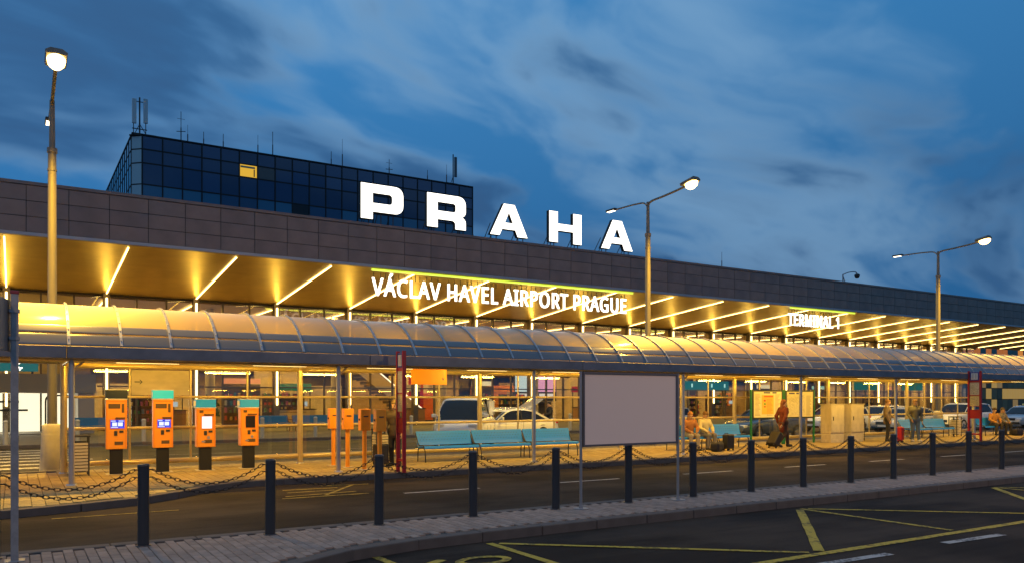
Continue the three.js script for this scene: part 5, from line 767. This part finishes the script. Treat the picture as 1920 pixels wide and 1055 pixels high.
const suitcase = (label, pos, turn, c, w = 0.42, h = 0.62, handle = 0.35) => { const S = thing('suitcase', label, 'suitcase', pos, turn); obj('shell', rbox(w, h, 0.25, 0, 0.06 + h / 2, 0, 0.05, 3), c, S); obj('ribs', [-0.3, -0.1, 0.1, 0.3].map((q) => rbox(0.025, h - 0.1, 0.27, q * w, 0.06 + h / 2, 0, 0.01)), c, S); for (const [x, z] of [[-1, -1], [1, -1], [-1, 1], [1, 1]]) obj('wheel', new THREE.CylinderGeometry(0.032, 0.032, 0.03, 10).rotateZ(Math.PI / 2).translate(x * (w / 2 - 0.05), 0.032, z * 0.08), M.rubber, S); obj('pull_handle', [rod([-0.09, h + 0.05, -0.08], [-0.09, h + 0.05 + handle, -0.08], 0.009, 6), rod([0.09, h + 0.05, -0.08], [0.09, h + 0.05 + handle, -0.08], 0.009, 6), rod([-0.1, h + 0.05 + handle, -0.08], [0.1, h + 0.05 + handle, -0.08], 0.013, 6)], M.dark, S); return S; };
const duffel = (label, pos, turn, l = 0.6) => { const S = thing('travel_bag', label, 'bag', pos, turn); obj('bag', rbox(l, 0.32, 0.32, 0, 0.16, 0, 0.11, 4), mat([0.015, 0.015, 0.017], 0.75), S); obj('carry_handle', tube([[-0.14, 0.29, 0.05], [-0.1, 0.42, 0.03], [0.1, 0.42, 0.03], [0.14, 0.29, 0.05]], 0.014, 12, 6), M.dark, S); obj('zip', rod([-l / 2 + 0.1, 0.325, 0], [l / 2 - 0.1, 0.325, 0], 0.008, 6), M.steel, S); return S; };
{
  const Y = PAVE;
  person('standing person in dark clothes beside the red stop sign', [8.62, Y, -19.75], -0.9, { top: [0.05, 0.035, 0.03], legs: [0.02, 0.02, 0.022], hair: [0.10, 0.06, 0.03], pose: { elR: [-0.24, 1.14, 0.02], wrR: [-0.16, 1.0, 0.22], nod: 0.3 }, coat: 0.1 });
  suitcase('dark upright suitcase beside the person at the red stop sign', [8.15, Y, -19.6], 0.4, mat([0.02, 0.02, 0.022], 0.5), 0.4, 0.55);
  person('seated traveller in a rust brown jacket right of the billboard', [20.02, Y - 0.03, -20.42], -0.35, { top: [0.30, 0.12, 0.04], legs: [0.35, 0.31, 0.24], hair: [0.25, 0.10, 0.03], long: true, pose: sitPose });
  person('seated traveller in a pale yellow jacket on the bench', [20.72, Y - 0.03, -20.40], -0.15, { top: [0.55, 0.48, 0.26], legs: [0.20, 0.19, 0.18], hair: [0.16, 0.08, 0.03], pose: { ...sitPose, nod: 0.5 }, tone: 1 });
  duffel('black travel bag on the ground before the seated travellers', [20.25, Y, -19.35], 0.5, 0.75);
  suitcase('black suitcase beside the seated travellers', [20.95, Y, -19.5], 0.2, mat([0.015, 0.015, 0.016], 0.6), 0.42, 0.5, 0.04);
  person('walking person in a dark red coat before the map boards', [24.1, Y, -19.75], 1.35, { top: [0.13, 0.022, 0.012], legs: [0.05, 0.03, 0.025], hair: [0.16, 0.05, 0.02], long: true, coat: 0.28, pose: { knL: [0.09, 0.51, 0.22], anL: [0.09, 0.10, 0.26], knR: [-0.09, 0.5, 0.0], anR: [-0.09, 0.14, -0.30], toeR: [-0.09, 0.04, -0.16], elL: [0.26, 1.14, -0.12], wrL: [0.26, 0.90, -0.04], elR: [-0.25, 1.12, -0.10], wrR: [-0.24, 0.86, -0.24], nod: 0.1 } });
  const rolling = suitcase('black suitcase pulled by the walking person', [23.2, Y + 0.055, -19.57], 0, mat([0.012, 0.012, 0.013], 0.6), 0.42, 0.55, 0.42);
  rolling.rotation.set(0.66, Math.PI / 2, 0, 'YXZ');
  person('standing person in a grey brown jacket, left of the couple', [30.95, Y, -20.05], 0.6, { top: [0.20, 0.15, 0.10], legs: [0.03, 0.03, 0.035], hair: [0.20, 0.10, 0.04], pose: { elL: [0.24, 1.14, 0.04], wrL: [0.14, 1.02, 0.22], nod: 0.25 }, coat: 0.12 });
  person('standing person in an olive jacket and jeans, right of the couple', [31.62, Y, -19.25], -0.7, { top: [0.13, 0.12, 0.07], legs: [0.10, 0.14, 0.17], hair: [0.14, 0.07, 0.03], tone: 1, shoes: [0.5, 0.48, 0.44], pose: { anL: [0.13, 0.09, 0.06], elR: [-0.26, 1.13, -0.02], wrR: [-0.2, 0.92, 0.16], nod: 0.3 } });
  suitcase('bright red suitcase between the standing couple', [30.72, Y, -19.35], 0.4, mat([0.48, 0.015, 0.012], 0.35), 0.44, 0.58, 0.12);
  person('seated person in an orange brown top at the right edge', [40.9, Y - 0.03, -20.85], -0.5, { top: [0.40, 0.19, 0.05], legs: [0.05, 0.045, 0.04], hair: [0.05, 0.03, 0.02], pose: sitPose });
  person('seated person in a grey jacket at the right edge', [41.6, Y - 0.03, -20.83], -0.3, { top: [0.22, 0.20, 0.17], legs: [0.04, 0.04, 0.045], hair: [0.10, 0.08, 0.06], pose: { ...sitPose, nod: 0.15, look: 0.4 }, tone: 1 });
  duffel('black travel bag at the feet of the group at the right edge', [41.2, Y, -19.9], 0.1, 0.8);
  person('person in black beside the car with the raised tailgate', [22.9, 0.006, -33.2], -1.8, { top: [0.02, 0.02, 0.022], legs: [0.025, 0.025, 0.03], hair: [0.02, 0.015, 0.01], pose: { elL: [0.24, 1.16, 0.1], wrL: [0.16, 1.1, 0.33] } });
}
scene.traverse((o) => { if (o.isMesh) { o.castShadow = true; o.receiveShadow = true; } });
renderer.render(scene, camera);
